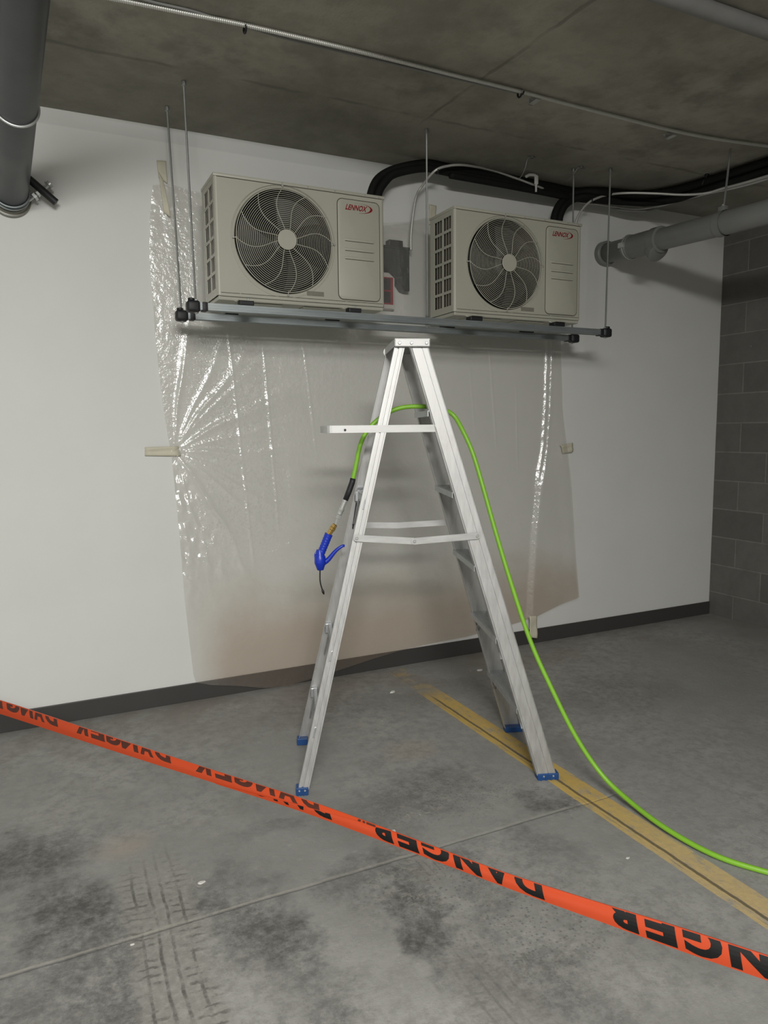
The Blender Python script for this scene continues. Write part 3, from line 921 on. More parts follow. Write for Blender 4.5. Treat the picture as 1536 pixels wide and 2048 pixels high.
    for (cx, cz, a0) in ((.751, .465, 0), (.586, .465, 90), (.586, .063, 180), (.751, .063, 270)):
        for k in range(7):
            a = math.radians(a0 + 15 * k)
            P.append((cx + math.cos(a) * .0245, -.0004, cz + math.sin(a) * .0245))
    P.append(P[0])
    tube(bm, P, .0015, 5, cap=False)
    for z in (.309, .266, .228):
        tube(bm, [(.598, -.0042, z - .0068), (.741, -.0042, z - .0068)], .0012, 5)  # dark rods painting the shadow line under each louvre
    tube(bm, [(.012, -.0006, HT - .0088), (W - .012, -.0006, HT - .0088)], .0014, 5)
    tube(bm, [(.016, -.0006, HB + .0125), (W - .012, -.0006, HB + .0125)], .0010, 5)
    obj('panel_gap_louvre_shade', bm, M['gap_shade'], t)
    # lower edge fold of the front
    bm = B()
    box(bm, .014, W - .010, -.0022, .001, HB - .002, HB + .011, .001)
    for sx in (.10, .60, .79):
        box(bm, sx - .002, sx + .002, -.0032, 0, HB + .011, HB + .017)
    obj('front_flange', bm, M['case'], t)
    bm = B()
    box(bm, .407, .489, -.0016, .0005, .044, .064)
    obj('name_plate', bm, M['plate'], t)
    # logo: red italic letters with a crescent sweeping round the end
    bm = text_mesh('LENNOX', bold=.026)
    y = -.0048
    for v in bm.verts:
        px = .600 + v.co.x * .104 + v.co.y * .009
        v.co = Vector((px, y, .4415 + v.co.y * .025))
    N = 40
    prev = None
    for k in range(N + 1):
        a = math.radians(112 - 205 * k / N)
        th = .0012 + .0105 * max(0, math.cos(a * .93 + .25)) ** 1.6
        cx, cz = .672, .4535
        o = Vector((cx + .066 * math.cos(a), y, cz + .0215 * math.sin(a)))
        i_ = Vector((cx + (.066 - th) * math.cos(a), y, cz + (.0215 - th * .22) * math.sin(a)))
        cur = (bm.verts.new(o), bm.verts.new(i_))
        if prev:
            bm.faces.new((prev[0], cur[0], cur[1], prev[1]))
        prev = cur
    lg = obj('logo', bm, M['red'], t)
    # base pan, feet and rubber pads
    bm = B()
    box(bm, .006, W - .006, .006, D - .004, 0, HB, .003)
    box(bm, .10, .30, .03, D - .03, -.006, .001, .002)
    box(bm, .40, .58, .03, D - .03, -.006, .001, .002)
    obj('base_pan', bm, M['case'], t)
    for fx in (.116, .625 if x0 < 1.5 else .640):
        bm = B()
        P = [(-.045, -.004), (.0, -.004), (.012, .004), (.03, .006), (D - .03, .006), (D - .01, .004), (D + .01, -.004), (D + .055, -.004)]
        rows = []
        for (yy, zz) in P:
            wv = .034 if (yy < .005 or yy > D) else .05
            rows.append([bm.verts.new((fx + sx * wv, yy, zz + dz - .001)) for sx, dz in ((-1, 0), (1, 0), (1, .003), (-1, .003))])
        for i in range(len(rows) - 1):
            for k in range(4):
                bm.faces.new((rows[i][k], rows[i][(k + 1) % 4], rows[i + 1][(k + 1) % 4], rows[i + 1][k]))
        bm.faces.new(rows[0]); bm.faces.new(list(reversed(rows[-1])))
        ft = obj('foot', bm, M['case'], t)
        for yy in (ra, rb):
            bm = B()
            box(bm, fx - padw, fx + padw, yy - .024, yy + .024, 1.908 - zb, -.005, .004)
            obj('rubber_pad', bm, M['rubber'], ft)
            bm = B()
            disc(bm, (fx + .01, yy, .004), .006, .008, (0, 0, 1), 6)
            obj('bolt', bm, M['steel'], ft)
    return t


condenser('beige condensing unit with round fan guard, the left one, larger in the photo', .735, -.460, 1.934, -.025, .241, .031)
condenser('beige condensing unit with round fan guard, the right one, above and right of the ladder', 1.908, -.480, 1.934, -.005, .261, .036)

# ------------------------------------------------------------------ step ladder
LA = -0.3367
LO = Vector((1.31653735, -1.09489343, 0))
lad = thing('step_ladder', 'worn aluminium A-frame step ladder with blue feet standing below the condensers', 'ladder', LO, LA)


def lerp(a, b, t):
    return a + (b - a) * t


bF0, bF1 = .2415, .153      # half width at floor, at the cap
bR0, bR1 = .2350, .153
ZC = 1.672


def bfront(z): return lerp(bF0, bF1, z / ZC)
def brear(z): return lerp(bR0, bR1, z / ZC)
def afront(z): return lerp(.515, .028, z / ZC)
def arear(z): return lerp(-.441, -.045, z / ZC)


def rail(name, side, a0, w0, a1, w1, b0, b1, prof, z0, z1, m):
    """prof: list of (u in -1..1 across the web, depth inward in metres)"""
    bm = B()
    rows = []
    for (a, wd, b, z) in ((a0, w0, b0, z0), (a1, w1, b1, z1)):
        rows.append([bm.verts.new((a + u * wd / 2, side * (b - d), z)) for u, d in prof])
    n = len(prof)
    for k in range(n):
        f = (rows[0][k], rows[0][(k + 1) % n], rows[1][(k + 1) % n], rows[1][k])
        bm.faces.new(f if side < 0 else tuple(reversed(f)))
    bm.faces.new(rows[0]); bm.faces.new(rows[1])
    bmesh.ops.recalc_face_normals(bm, faces=bm.faces)
    return obj(name, bm, m, lad)


PF = [(-1, .030), (-1, 0), (-.90, -.0015), (-.80, 0), (.16, 0), (.18, .003), (.24, .003), (.26, 0), (.80, 0), (.90, -.0015), (1, 0), (1, .030), (.94, .030), (.94, .0045), (-.94, .0045), (-.94, .030)]
PR = [(-1, .026), (-1, 0), (-.42, 0), (-.38, .006), (-.10, .006), (-.06, 0), (.62, 0), (.66, .001), (.72, .001), (.76, 0), (1, 0), (1, .026), (.90, .026), (.90, .0075), (-.90, .0075), (-.90, .026)]
for s, nm in ((-1, 'front_rail'), (1, 'front_rail')):
    z0 = .018
    rail(nm, s, afront(z0), .076, afront(1.676), .070, bfront(z0), bfront(1.676), PF, z0, 1.676, M['alu'] if s < 0 else M['alu'])
for s in (-1, 1):
    z0 = .020
    zt = 1.676 if s < 0 else 1.690
    rail('rear_rail', s, arear(z0), .041, arear(zt), .038, brear(z0), brear(zt), PR, z0, zt, M['alu'])
# cap
bm = B()
box(bm, -.066, .066, -.168, .168, 1.6935, 1.700, .002)
for s in (-1, 1):
    box(bm, -.066, .066, s * .164 - .004, s * .164 + .004, 1.669, 1.6985, .0035)
    for k in (-.022, -.016, .005, .011, .040, .046):
        box(bm, k - .0008, k + .0008, s * .1685 - .0006, s * .1685 + .0006, 1.671, 1.696)
box(bm, -.066, -.063, -.165, .165, 1.672, 1.696)
box(bm, .063, .066, -.165, .165, 1.672, 1.696)
cap = obj('top_cap', bm, M['alu_bar'], lad)
for s in (-1, 1):
    for k in (-.048, -.004, .052):
        bm = B()
        disc(bm, (k, s * .170, 1.683), .0058, .005, (0, 1, 0), 14, .0015)
        rv = obj('rivet', bm, M['steel'], cap)
# rounded hinge end of the far rear rail shows under the cap
bm = B()
disc(bm, (-.052, .149, 1.683), .021, .006, (0, 1, 0), 20, .001)
disc(bm, (-.052, .144, 1.683), .004, .006, (0, 1, 0), 10)
obj('hinge_plate', bm, M['alu'], lad)
# steps
for z in (.290, .568, .850, 1.131, 1.437):
    bm = B()
    a = afront(z)
    b = bfront(z) - .003
    box(bm, a - .040, a + .036, -b, b, z - .003, z)
    box(bm, a - .040, a - .037, -b, b, z - .022, z - .003)
    box(bm, a + .033, a + .036, -b, b, z - .026, z - .003)
    for k in range(9):
        aa = a - .034 + k * .0081
        box(bm, aa - .0012, aa + .0012, -b, b, z, z + .0012)
    st = obj('step', bm, M['alu_inner'], lad)
    for s in (-1, 1):
        bm = B()
        # flat corner brace from the rail to the underside of the step
        P0 = Vector((a - .010, s * (b - .004), z - .085)); P1 = Vector((a - .010, s * (b - .085), z - .004))
        dv = Vector((0, -s * .002, -.002))
        vs = [bm.verts.new(p + Vector((da, 0, 0)) + q) for p in (P0, P1) for da in (-.009, .009) for q in (Vector(), dv)]
        for f in ((0, 1, 3, 2), (4, 6, 7, 5), (0, 4, 5, 1), (2, 3, 7, 6), (0, 2, 6, 4), (1, 5, 7, 3)):
            bm.faces.new([vs[i] for i in f])
        if z < .6:
            obj('corner_brace', bm, M['alu_inner'], st)
        else:
            bm.free()
# rear cross bars, with short diagonal braces to the rails
for z in (.240, .528, 1.096):
    bm = B()
    a = arear(z)
    b = brear(z) - .004
    box(bm, a - .003, a - .0005, -b, b, z - .016, z + .016, .0008)
    box(bm, a - .003, a + .012, -b, b, z + .014, z + .016)
    for s in (-1, 1):
        box(bm, a - .016, a + .016, s * (b - .012) - .012, s * (b - .012) + .012, z - .026, z + .018, .004)
    cb = obj('cross_bar', bm, M['alu_inner'], lad)
    for s in (-1, 1):
        bm = B()
        tube(bm, [(a - .004, s * (b - .075), z - .012), (a - .006 - .015, s * (b - .012), z - .120)], .0036, 6)
        obj('corner_brace', bm, M['alu_inner'], cb)
# spreaders
for s in (-1, 1):
    b = .191 * s + s * .0045
    Pa, Pm, Pb = ((-.218, .969), (-.002, .952), (.237, .966)) if s < 0 else ((-.205, .967), (-.008, .960), (.225, .968))
    for (p, q, off) in ((Pa, Pm, 0), (Pm, Pb, s * .003)):
        bm = B()
        d = Vector((q[0] - p[0], 0, q[1] - p[1])).normalized()
        nn = Vector((-d.z, 0, d.x))
        pts = []
        hw = .0125
        P = Vector((p[0], b + off, p[1])); Q = Vector((q[0], b + off, q[1]))
        loop = []
        for k in range(9):
            a = PI / 2 + PI * k / 8
            loop.append(P + d * math.cos(a) * hw + nn * math.sin(a) * hw)
        for k in range(9):
            a = -PI / 2 + PI * k / 8
            loop.append(Q + d * math.cos(a) * hw + nn * math.sin(a) * hw)
        va = [bm.verts.new(v) for v in loop]
        vb = [bm.verts.new(v + Vector((0, s * .0028, 0))) for v in loop]
        n = len(va)
        for k in range(n):
            bm.faces.new((va[k], va[(k + 1) % n], vb[(k + 1) % n], vb[k]))
        bm.faces.new(va); bm.faces.new(list(reversed(vb)))
        bmesh.ops.recalc_face_normals(bm, faces=bm.faces)
        sp = obj('spreader_bar', bm, M['alu_bar'], lad)
        ends = (p, q) if off else (p,)
        for e in ends:
            bm = B()
            disc(bm, (e[0], b + off + s * .004, e[1]), .0062, .006, (0, 1, 0), 12, .0015)
            obj('rivet', bm, M['steel'], sp)
# folding pail shelf: a rounded U of flat bar with a slatted deck
bm = B()
zc, hh = 1.371, .0135
bs = .168
path = [(.085, -bs), (-.30, -bs)]
for k in range(1, 7):
    a = PI / 2 * k / 6
    path.append((-.30 - .035 * math.sin(a), -bs + .035 - .035 * math.cos(a)))
path2 = [(x, -y) for x, y in reversed(path)]
loop = path + path2
rows = []
for i, (x, y) in enumerate(loop):
    p = Vector((loop[max(0, i - 1)][0], loop[max(0, i - 1)][1])); q = Vector((loop[min(len(loop) - 1, i + 1)][0], loop[min(len(loop) - 1, i + 1)][1]))
    d = (q - p).normalized()
    nv = Vector((d.y, -d.x)) * .0014
    rows.append([bm.verts.new((x + sx * nv.x, y + sx * nv.y, zc + sz * hh)) for sx, sz in ((-1, -1), (1, -1), (1, 1), (-1, 1))])
for i in range(len(rows) - 1):
    for k in range(4):
        bm.faces.new((rows[i][k], rows[i][(k + 1) % 4], rows[i + 1][(k + 1) % 4], rows[i + 1][k]))
bm.faces.new(rows[0]); bm.faces.new(list(reversed(rows[-1])))
bmesh.ops.recalc_face_normals(bm, faces=bm.faces)
sh = obj('pail_shelf', bm, M['alu_bar'], lad)
bm = B()
for x in (-.29, -.25, -.21):
    box(bm, x - .008, x + .008, -bs + .002, bs - .002, zc - .006, zc - .004)
obj('shelf_slat', bm, M['alu_inner'], sh)
for x in (-.253,):
    bm = B()
    disc(bm, (x, -bs - .002, zc - .003), .0045, .005, (0, 1, 0), 10)
    obj('rivet', bm, M['rubber'], sh)
# plate and brace wire on the upper part of the far rear rail
bm = B()
a = arear(1.10)
for s in (1,):
    b = brear(1.10)
    box(bm, a - .006, a + .020, b - .012, b - .008, 1.07, 1.13, .002)
    disc(bm, (a + .007, b - .010, 1.128), .013, .004, (0, 1, 0), 16)
obj('bracket_plate', bm, M['alu_inner'], lad)
bm = B()
tube(bm, [(arear(1.05) + .002, brear(1.05) - .015, 1.064), (arear(.96) + .006, brear(.96) - .018, .955)], .003, 6)
tube(bm, [(arear(.96) + .006, brear(.96) - .018, .975), (arear(.96) + .012, brear(.96) - .018, .972)], .005, 6)
obj('brace_wire', bm, M['rubber'], lad)
# feet
def foot(a, b, s, wa, z1, m=M['blue']):
    bm = B()
    box(bm, a - wa, a + wa, min(s * (b + .004), s * (b - .036)), max(s * (b + .004), s * (b - .036)), 0, z1, .0025)
    for k in range(4):
        aa = a - wa * .7 + k * wa * .47
        box(bm, aa - .003, aa + .003, min(s * (b + .006), s * (b)), max(s * (b + .006), s * b), 0, z1 * .45)
    f = obj('foot', bm, m, lad)
    for k in (-.45, .45):
        bm = B()
        disc(bm, (a + wa * k, s * (b + .005), z1 * .66), .0035, .003, (0, 1, 0), 8)
        obj('rivet', bm, M['steel'], f)
for s in (-1, 1):
    foot(afront(0) + .0, bF0, s, .0425, .026)
    foot(arear(0) - .0, bR0, s, .0235, .030)

# ------------------------------------------------------------------ hose and blow gun
hp = smooth_path(HOSE, .008)
hs = thing('air_hose', 'lime green air hose draped over the ladder top and running to the floor at right', 'hose', (1.9, -2.0, 0.0))
bm = B(); tube(bm, [p - hs.location for p in hp], .0088, 14); obj('hose_tube', bm, M['hose'], hs, smooth=True)
g_ = {k: Vector(v) for k, v in GUN.items()}
off = hs.location
bm = B(); tube(bm, [g_['sl0b'] - off, g_['sl0'] - off, (g_['sl0'] * .5 + g_['sl1'] * .5) + Vector((.001, 0, 0)) - off, g_['sl1'] - off], [.0112, .0115, .0115, .0108], 14)
obj('bend_sleeve', bm, M['rubber'], hs, smooth=True)
d = (g_['me1'] - g_['sl1']).normalized()
bm = B()
Ls = (g_['me1'] - g_['sl1']).length
tube(bm, [g_['sl1'] - off + d * Ls * k for k in (0, .12, .14, .55, .57, .70, .72, .98, 1.0)], [.0100, .0100, .0088, .0088, .0112, .0112, .0102, .0102, .007], 14)
d2 = (g_['me2'] - g_['me1'])
tube(bm, [g_['me1'] - off + d2 * k for k in (0, .05, .5, .55, .9, 1.25)], [.007, .0098, .0098, .0062, .0055, .0055], 6)
obj('quick_coupler', bm, M['steel'], hs, smooth=40)
bg = thing('blow_gun', 'cobalt blue air blow gun with bent nozzle hanging from the hose left of the ladder', 'air gun', g_['br1'])
off = g_['br1']
d3 = (g_['h0'] - g_['me2'])
bm = B()
tube(bm, [g_['me2'] - off + d3 * k for k in (.15, .2, .42, .45, .62, .66, 1.02)], [.007, .0105, .0105, .0125, .0125, .0105, .0105], 8)
obj('brass_nipple', bm, M['brass'], bg)
# body: swept grip, thickening into a wedge shaped head
dh = (g_['h1'] - g_['h0'])
bm = B()
K = 26
pts = [g_['h0'] - off + dh * (i / K) for i in range(K + 1)]
tube(bm, pts, [(.0165 if i < 2 else .0155 + (.0014 if i % 3 == 0 else 0) - .0008 * i / K) for i in range(K + 1)], 16)
head = [g_['h1'] - off + (g_['h2'] - g_['h1']) * k for k in (-.45, -.1, .1, .45, .5, .98, 1.0)]
tube(bm, head, [.0145, .0175, .0235, .0240, .0235, .0135, .0120], 8)
# hook behind the head
hk = [g_['hk0'] + Vector((.016, 0, .004)), g_['hk0'] + Vector((.002, 0, .003)), g_['hk0'] + Vector((-.003, 0, -.004)), g_['hk1'] + Vector((-.002, 0, 0)), g_['h1'] * .5 + g_['h2'] * .5 + Vector((-.006, 0, 0))]
tube(bm, smooth_path([h - off for h in hk], .004), .0036, 8)
obj('grip', bm, M['gun'], bg, smooth=45)
bm = B()
lv = smooth_path([g_['h1'] * .4 + g_['h2'] * .6 - off, g_['lev0'] - off, g_['lev1'] - off, g_['lev2'] - off, g_['lev2'] - off + Vector((.008, 0, -.001))], .005)
tube(bm, lv, [lerp(.0115, .0055, i / (len(lv) - 1)) for i in range(len(lv))], 10)
obj('trigger_lever', bm, M['gun'], bg, smooth=True)
bm = B()
nz = smooth_path([g_['nz0'] - off, g_['nz0'].lerp(g_['nz1'], .5) - off, g_['nz1'] - off, g_['nz2'] - off], .006)
tube(bm, nz, .0028, 10)
e = nz[-1]; dd = (nz[-1] - nz[-3]).normalized()
tube(bm, [e - dd * .018, e - dd * .012, e - dd * .004, e + dd * .004], [.003, .0055, .005, .002], 10)
obj('nozzle', bm, M['boxblack'], bg, smooth=True)

# ------------------------------------------------------------------ cables and pipes at the ceiling
lines = [('LINE_1', .021, 'upper of the two black insulated lines curving down behind the left condenser'),
         ('LINE_2', .021, 'lower of the two black insulated lines curving down behind the left condenser'),
         ('LINE_3', .016, 'black insulated line lowest in the bundle along the wall top'),
         ('LINE_4', .022, 'left black insulated line dropping behind the right condenser'),
         ('LINE_5', .020, 'right black insulated line dropping behind the right condenser')]
for key, r, lab in lines:
    P = globals()[key]
    c = Vector(P[len(P) // 2])
    bm = B(); tube(bm, [p - c for p in smooth_path(P, .02)], r, 14)
    o = obj('insulated_line', bm, M['insul'], smooth=True, loc=c)
    tag(o, lab, 'pipe', 'black insulated refrigerant lines')


def cable(name, P, r, m, label, cat, fx=False, group=None, off=None):
    c = Vector(P[len(P) // 2])
    pts = [Vector(p) - c for p in P]
    bm = B()
    if fx:
        flex(bm, pts, r)
    else:
        tube(bm, smooth_path(pts, .012), r, 10)
    o = obj(name, bm, m, smooth=True, loc=c)
    tag(o, label, cat, group)
    return o


cable('armoured_cable', CONDUIT_A, .0068, M['flexm'], 'armoured metal cable arching from the grey box up to the ceiling', 'cable', True, 'armoured metal cables')
cable('armoured_cable', CONDUIT_B, .0068, M['flexm'], 'armoured metal cable arching out of the right condenser top', 'cable', True, 'armoured metal cables')
cable('power_cable', CABLE_C, .0065, M['greywire'], 'thin dark cable sagging below the black lines at upper right', 'cable')
cc = cable('armoured_cable', CEIL_CONDUIT, .0080, M['flexm'], 'long straight armoured cable fixed across the whole ceiling', 'cable', True, 'armoured metal cables')
cable('ceiling_wire', CEIL_WIRE, .0045, M['greywire'], 'thin smooth grey wire running beside the ceiling armoured cable', 'cable')
# black ties and metal clips on the ceiling cable
for (x, y) in ((.741, -.993), (1.921, -.990)):
    bm = B()
    ring(bm, (0, 0, 0), .0145, .0042, 'x', 20, 6)
    tube(bm, [(0, -.010, -.008), (-.004, -.028, -.014), (-.008, -.040, -.010)], .0036, 6)
    o = obj('cable_tie', bm, M['rubber'], smooth=True, loc=(x, y, H - .013))
    tag(o, 'black cable tie on the ceiling cable, ' + ('the one further left' if x < 1 else 'the one near the middle'), 'cable tie', 'black ties on the ceiling cable')
for (x, y, lab) in ((2.012, -.985, 'small metal strap clip on the ceiling cable, beside the middle black tie'), (2.848, -.955, 'small metal strap clip on the ceiling cable, above the right condenser')):
    bm = B()
    box(bm, -.011, .011, -.014, .040, -.0262, -.0235)
    box(bm, -.011, .011, .028, .052, -.003, 0)
    box(bm, -.011, .011, .037, .040, -.0262, -.001)
    disc(bm, (0, .046, -.005), .005, .006, (0, 0, 1), 8)
    o = obj('cable_clip', bm, M['steel'], loc=(x, y, H))
    tag(o, lab, 'clip', 'metal clips on the ceiling cable')
# ties on the two arched cables
for (p, lab) in ((Vector(CONDUIT_A[5]) + Vector((0.015, 0, 0)), 'black tie where the arched cable meets the insulated lines'), (Vector(CONDUIT_B[3]), 'black tie on the arched cable right of the right condenser')):
    bm = B(); ring(bm, (0, 0, 0), .0125, .003, 'x', 18, 6); tube(bm, [(0, -.008, -.008), (0.002, -.018, -.020)], .0024, 6)
    o = obj('cable_tie', bm, M['rubber'], smooth=True, loc=p)
    tag(o, lab, 'cable tie')
# wire hangers that carry the bundle
def hanger(x, y, z, lab, h=.05):
    bm = B()
    P = [(0, .0, -.004), (.03, .01, -.010), (.055, .0, -.006), (.03, -.012, -.010), (0, 0, -.006), (-.006, .01, -h * .6), (.0, .06, -h), (.01, .10, -h * .9)]
    tube(bm, smooth_path(P, .006), .0022, 6)
    disc(bm, (.028, 0, -.003), .009, .006, (0, 0, 1), 8)
    o = obj('wire_hanger', bm, M['rod'], smooth=True, loc=(x, y, z))
    tag(o, lab, 'hanger', 'wire hangers holding the black lines')
hanger(2.40, -.41, H, 'thin wire loop fixed to the ceiling above the right condenser', .09)
hanger(2.74, -.40, H, 'thin wire loop on the ceiling next to the hanging rod behind the right condenser', .05)
bm = B()
tube(bm, [(-.065, 0, -.012), (-.045, 0, .0), (-.012, 0, .004), (.010, 0, -.002)], .008, 8)
box(bm, -.006, .016, -.006, .006, -.045, .002, .003)
box(bm, 0, .008, -.004, .004, -.085, -.04, .001)
o = obj('hook_clip', bm, M['white'], smooth=40, loc=(2.600, -.215, 2.772))
tag(o, 'small white hook clip on the black lines above the right condenser', 'hook')
bm = B()
tube(bm, smooth_path([(0, 0, 0), (.01, .01, -.02), (-.008, .02, -.03), (0, .03, -.05)], .006), .005, 6)
disc(bm, (0, 0, -.005), .012, .01, (0, 0, 1), 8)
o = obj('pipe_clip', bm, M['rubber'], smooth=True, loc=(3.50, -.60, H))
tag(o, 'small dark clip holding the black lines to the ceiling at right', 'clip')

# grey drain pipe out of the wall, with a wye and a hanger
pv = thing('drain_pipe', 'grey drain pipe coming out of the white wall at right and passing overhead', 'pipe', (3.30, 0, 2.461))
o0 = pv.location
A0 = Vector((3.300, 0, 2.461)); A1 = Vector((3.195, -2.2, 2.335))
dp = (A1 - A0)
bm = B(); tube(bm, [A0 + dp * k - o0 for k in (0, .2, .45, 1.0)], [.060, .060, .060, .060], 40); obj('pipe', bm, M['pvc'], pv, smooth=True)
u = dp.normalized()
bm = B(); tube(bm, [A0 - o0 + u * k for k in (.0, .004, .040, .046)], [.071, .074, .074, .066], 40); obj('wall_collar', bm, M['pvc'], pv, smooth=40)
bm = B(); tube(bm, [A0 - o0 + u * k for k in (.225, .229, .262, .266, .30, .40, .44, .444, .50, .503)], [.060, .070, .070, .066, .067, .068, .068, .073, .073, .060], 40)
wy = obj('wye_fitting', bm, M['pvc'], pv, smooth=40)
cst = A0 - o0 + u * .40
bd = (u * .75 + Vector((0.0, 0, -.66))).normalized()
bm = B(); tube(bm, [cst, cst + bd * .07, cst + bd * .074, cst + bd * .105, cst + bd * .110], [.055, .055, .062, .062, .050], 32)
obj('branch_stub', bm, M['pvc'], wy, smooth=40)
bm = B()
c = A0 - o0 + u * .245
for k in range(1):
    ring(bm, c, .071, .004, 'y', 48, 6)
box(bm, c.x - .085, c.x - .060, c.y - .018, c.y + .018, c.z - .012, c.z + .018, .003)
obj('hose_clamp', bm, M['steel'], wy, smooth=40)
c = A0 - o0 + u * .925
bm = B()
tube(bm, [c - u * .022, c + u * .022], [.0625, .0625], 40, cap=False)
tube(bm, [c - u * .022, c + u * .022], [.0645, .0645], 40, cap=False)
box(bm, c.x - .018, c.x + .012, c.y - .020, c.y + .020, c.z + .058, c.z + .085, .002)
obj('strap_clamp', bm, M['pvc'], pv, smooth=40)
bm = B()
tube(bm, [c + Vector((0, 0, .06)), Vector((3.397 - .0, -.827, H)) - o0 + Vector((-.10, -.09, 0))], .0055, 8)
disc(bm, c + Vector((0, 0, .09)), .010, .010, (0, 0, 1), 6)
obj('hanger_rod', bm, M['rod'], pv)

# dark iron pipe at upper left
ip = thing('iron_pipe', 'large dark metal pipe with clamps coming from the wall at upper left', 'pipe', (-.046, 0, 2.383))
o0 = ip.location
Q0 = Vector((-.046, 0.0, 2.383)); Q1 = Vector((.034, -1.255, 2.569)); du = (Q1 - Q0).normalized()
bm = B(); tube(bm, [Vector((0, 0, 0)), du * .5, du * 1.3, du * 2.05], .0685, 48); obj('pipe', bm, M['iron'], ip, smooth=True)
for dd_, nm in ((.055, 'band_clamp'), (.735, 'band_clamp')):
    bm = B()
    c = du * dd_
    n1 = du.cross(Vector((0, 0, 1))).normalized(); n2 = n1.cross(du)
    P = [c + (n1 * math.cos(2 * PI * k / 48) + n2 * math.sin(2 * PI * k / 48)) * .0725 for k in range(49)]
    tube(bm, P, .0060 if dd_ < .1 else .0048, 8, cap=False)
    if dd_ < .1:
        P2 = [p + du * .024 for p in P]
        tube(bm, P2, .0045, 8, cap=False)
    bc = obj(nm, bm, M['steel'] if dd_ > .1 else M['galv'], ip, smooth=True)
    if dd_ < .1:
        c1 = c + Vector((.072, 0, -.010))
        bm = B()
        tube(bm, [c1 + Vector((-.02, 0, -.03)), c1 + Vector((.085, 0, .065))], .0055, 8)
        disc(bm, c1 + Vector((.020, 0, .006)), .019, .012, (.74, 0, .67), 6)
        disc(bm, c1 + Vector((.034, 0, .019)), .014, .010, (.74, 0, .67), 6)
        disc(bm, c1 + Vector((.082, 0, .062)), .022, .016, (.74, 0, .67), 20, .003)
        obj('clamp_bolt', bm, M['steel'], bc, smooth=40)
        bm = B()
        tube(bm, [c1 + Vector((-.040, -.012, .110)), c1 + Vector((.105, -.012, -.012))], .0165, 16)
        obj('rubber_sleeve', bm, M['rubber'], bc, smooth=40)
bm = B(); tube(bm, [Vector((0, 0, 0)), du * .012, du * .014, du * .03], [.083, .083, .076, .073], 40); obj('sealant_collar', bm, M['plate'], ip, smooth=40)

# grey pipe close to the ceiling at the upper right
bm = B(); tube(bm, [(-1.3, 0, 0), (2.18, .0, 0)], .028, 32)
o = obj('ceiling_pipe', bm, M['ceilpipe'], smooth=40, loc=(2.2, -1.776, H - .029)); tag(o, 'pale grey pipe tight under the ceiling at the upper right corner', 'pipe')

# ------------------------------------------------------------------ electrical boxes behind the film
bx = thing('disconnect_box', 'slate grey electrical disconnect box behind the plastic film between the condensers', 'electrical box', (1.80, 0, 2.12))
bm = B()
prof = [(1.660, 2.350), (1.880, 2.350), (1.880, 2.118), (1.845, 2.118), (1.790, 2.185), (1.730, 2.230), (1.660, 2.250)]
va = [bm.verts.new((x - 1.80, 0, z - 2.12)) for x, z in prof]
vb = [bm.verts.new((x - 1.80, -.062, z - 2.12)) for x, z in prof]
n = len(prof)
for k in range(n):
    bm.faces.new((va[k], va[(k + 1) % n], vb[(k + 1) % n], vb[k]))
bm.faces.new(va); bm.faces.new(list(reversed(vb)))
bmesh.ops.recalc_face_normals(bm, faces=bm.faces)
bmesh.ops.bevel(bm, geom=list(bm.edges), offset=.003, segments=2, affect='EDGES')
obj('enclosure', bm, M['boxgrey'], bx)
bm = B(); box(bm, -.14, .084, -.068, -.060, .215, .228, .002); obj('cover_lip', bm, M['boxgrey'], bx)
bm = B(); box(bm, -.035, .050, -.045, 0, .231, .266, .003); obj('hinge_block', bm, M['boxblack'], bx)
sb = thing('junction_box', 'small white box with red bordered dark label, half hidden behind the left condenser', 'electrical box', (1.70, 0, 2.02))
bm = B(); box(bm, -.06, .095, -.05, 0, 0, .19, .004); obj('enclosure', bm, M['white'], sb)
bm = B(); box(bm, -.05, .084, -.0515, -.049, .022, .165); obj('label_border', bm, M['redtape'], sb)
bm = B(); box(bm, -.05, .068, -.0525, -.051, .030, .090); box(bm, -.05, .068, -.0525, -.051, .098, .158); obj('label_panel', bm, M['boxblack'], sb)

# ------------------------------------------------------------------ plastic film taped to the wall
def pw(x, pts):
    if x <= pts[0][0]: return pts[0][1]
    for (a, b), (c, d) in zip(pts, pts[1:]):
        if x <= c:
            t = (x - a) / (c - a)
            return b + (d - b) * t
    return pts[-1][1]


def sst(x, a, b):
    t = max(0, min(1, (x - a) / (b - a)))
    return t * t * (3 - 2 * t)


XLz = [(.08, .66), (.14, .645), (.53, .618), (.9, .604), (1.16, .590), (1.27, .585), (1.30, .578), (1.52, .553), (1.80, .535), (2.17, .524), (2.35, .532), (2.50, .552), (2.6, .56)]
XRz = [(.05, 2.9), (.20, 3.05), (.27, 3.118), (.6, 3.09), (1.0, 3.045), (1.23, 3.012), (1.5, 2.985), (1.85, 2.965), (2.2, 2.95), (2.55, 2.93)]
ZT = [(0, 2.515), (.03, 2.53), (.12, 2.50), (.3, 2.46), (.50, 2.468), (.57, 2.50), (.615, 2.535), (.66, 2.50), (.85, 2.47), (.93, 2.52), (1, 2.50)]
ZB = [(0, .10), (.03, .075), (.09, .05), (.16, .012), (.22, .006), (.30, .028), (.37, .050), (.44, .075), (.52, .10), (.60, .112), (.70, .118), (.80, .140), (.86, .158), (.93, .215), (1, .275)]
NX, NZ = 430, 330
P0x, P0z = .60, 1.275


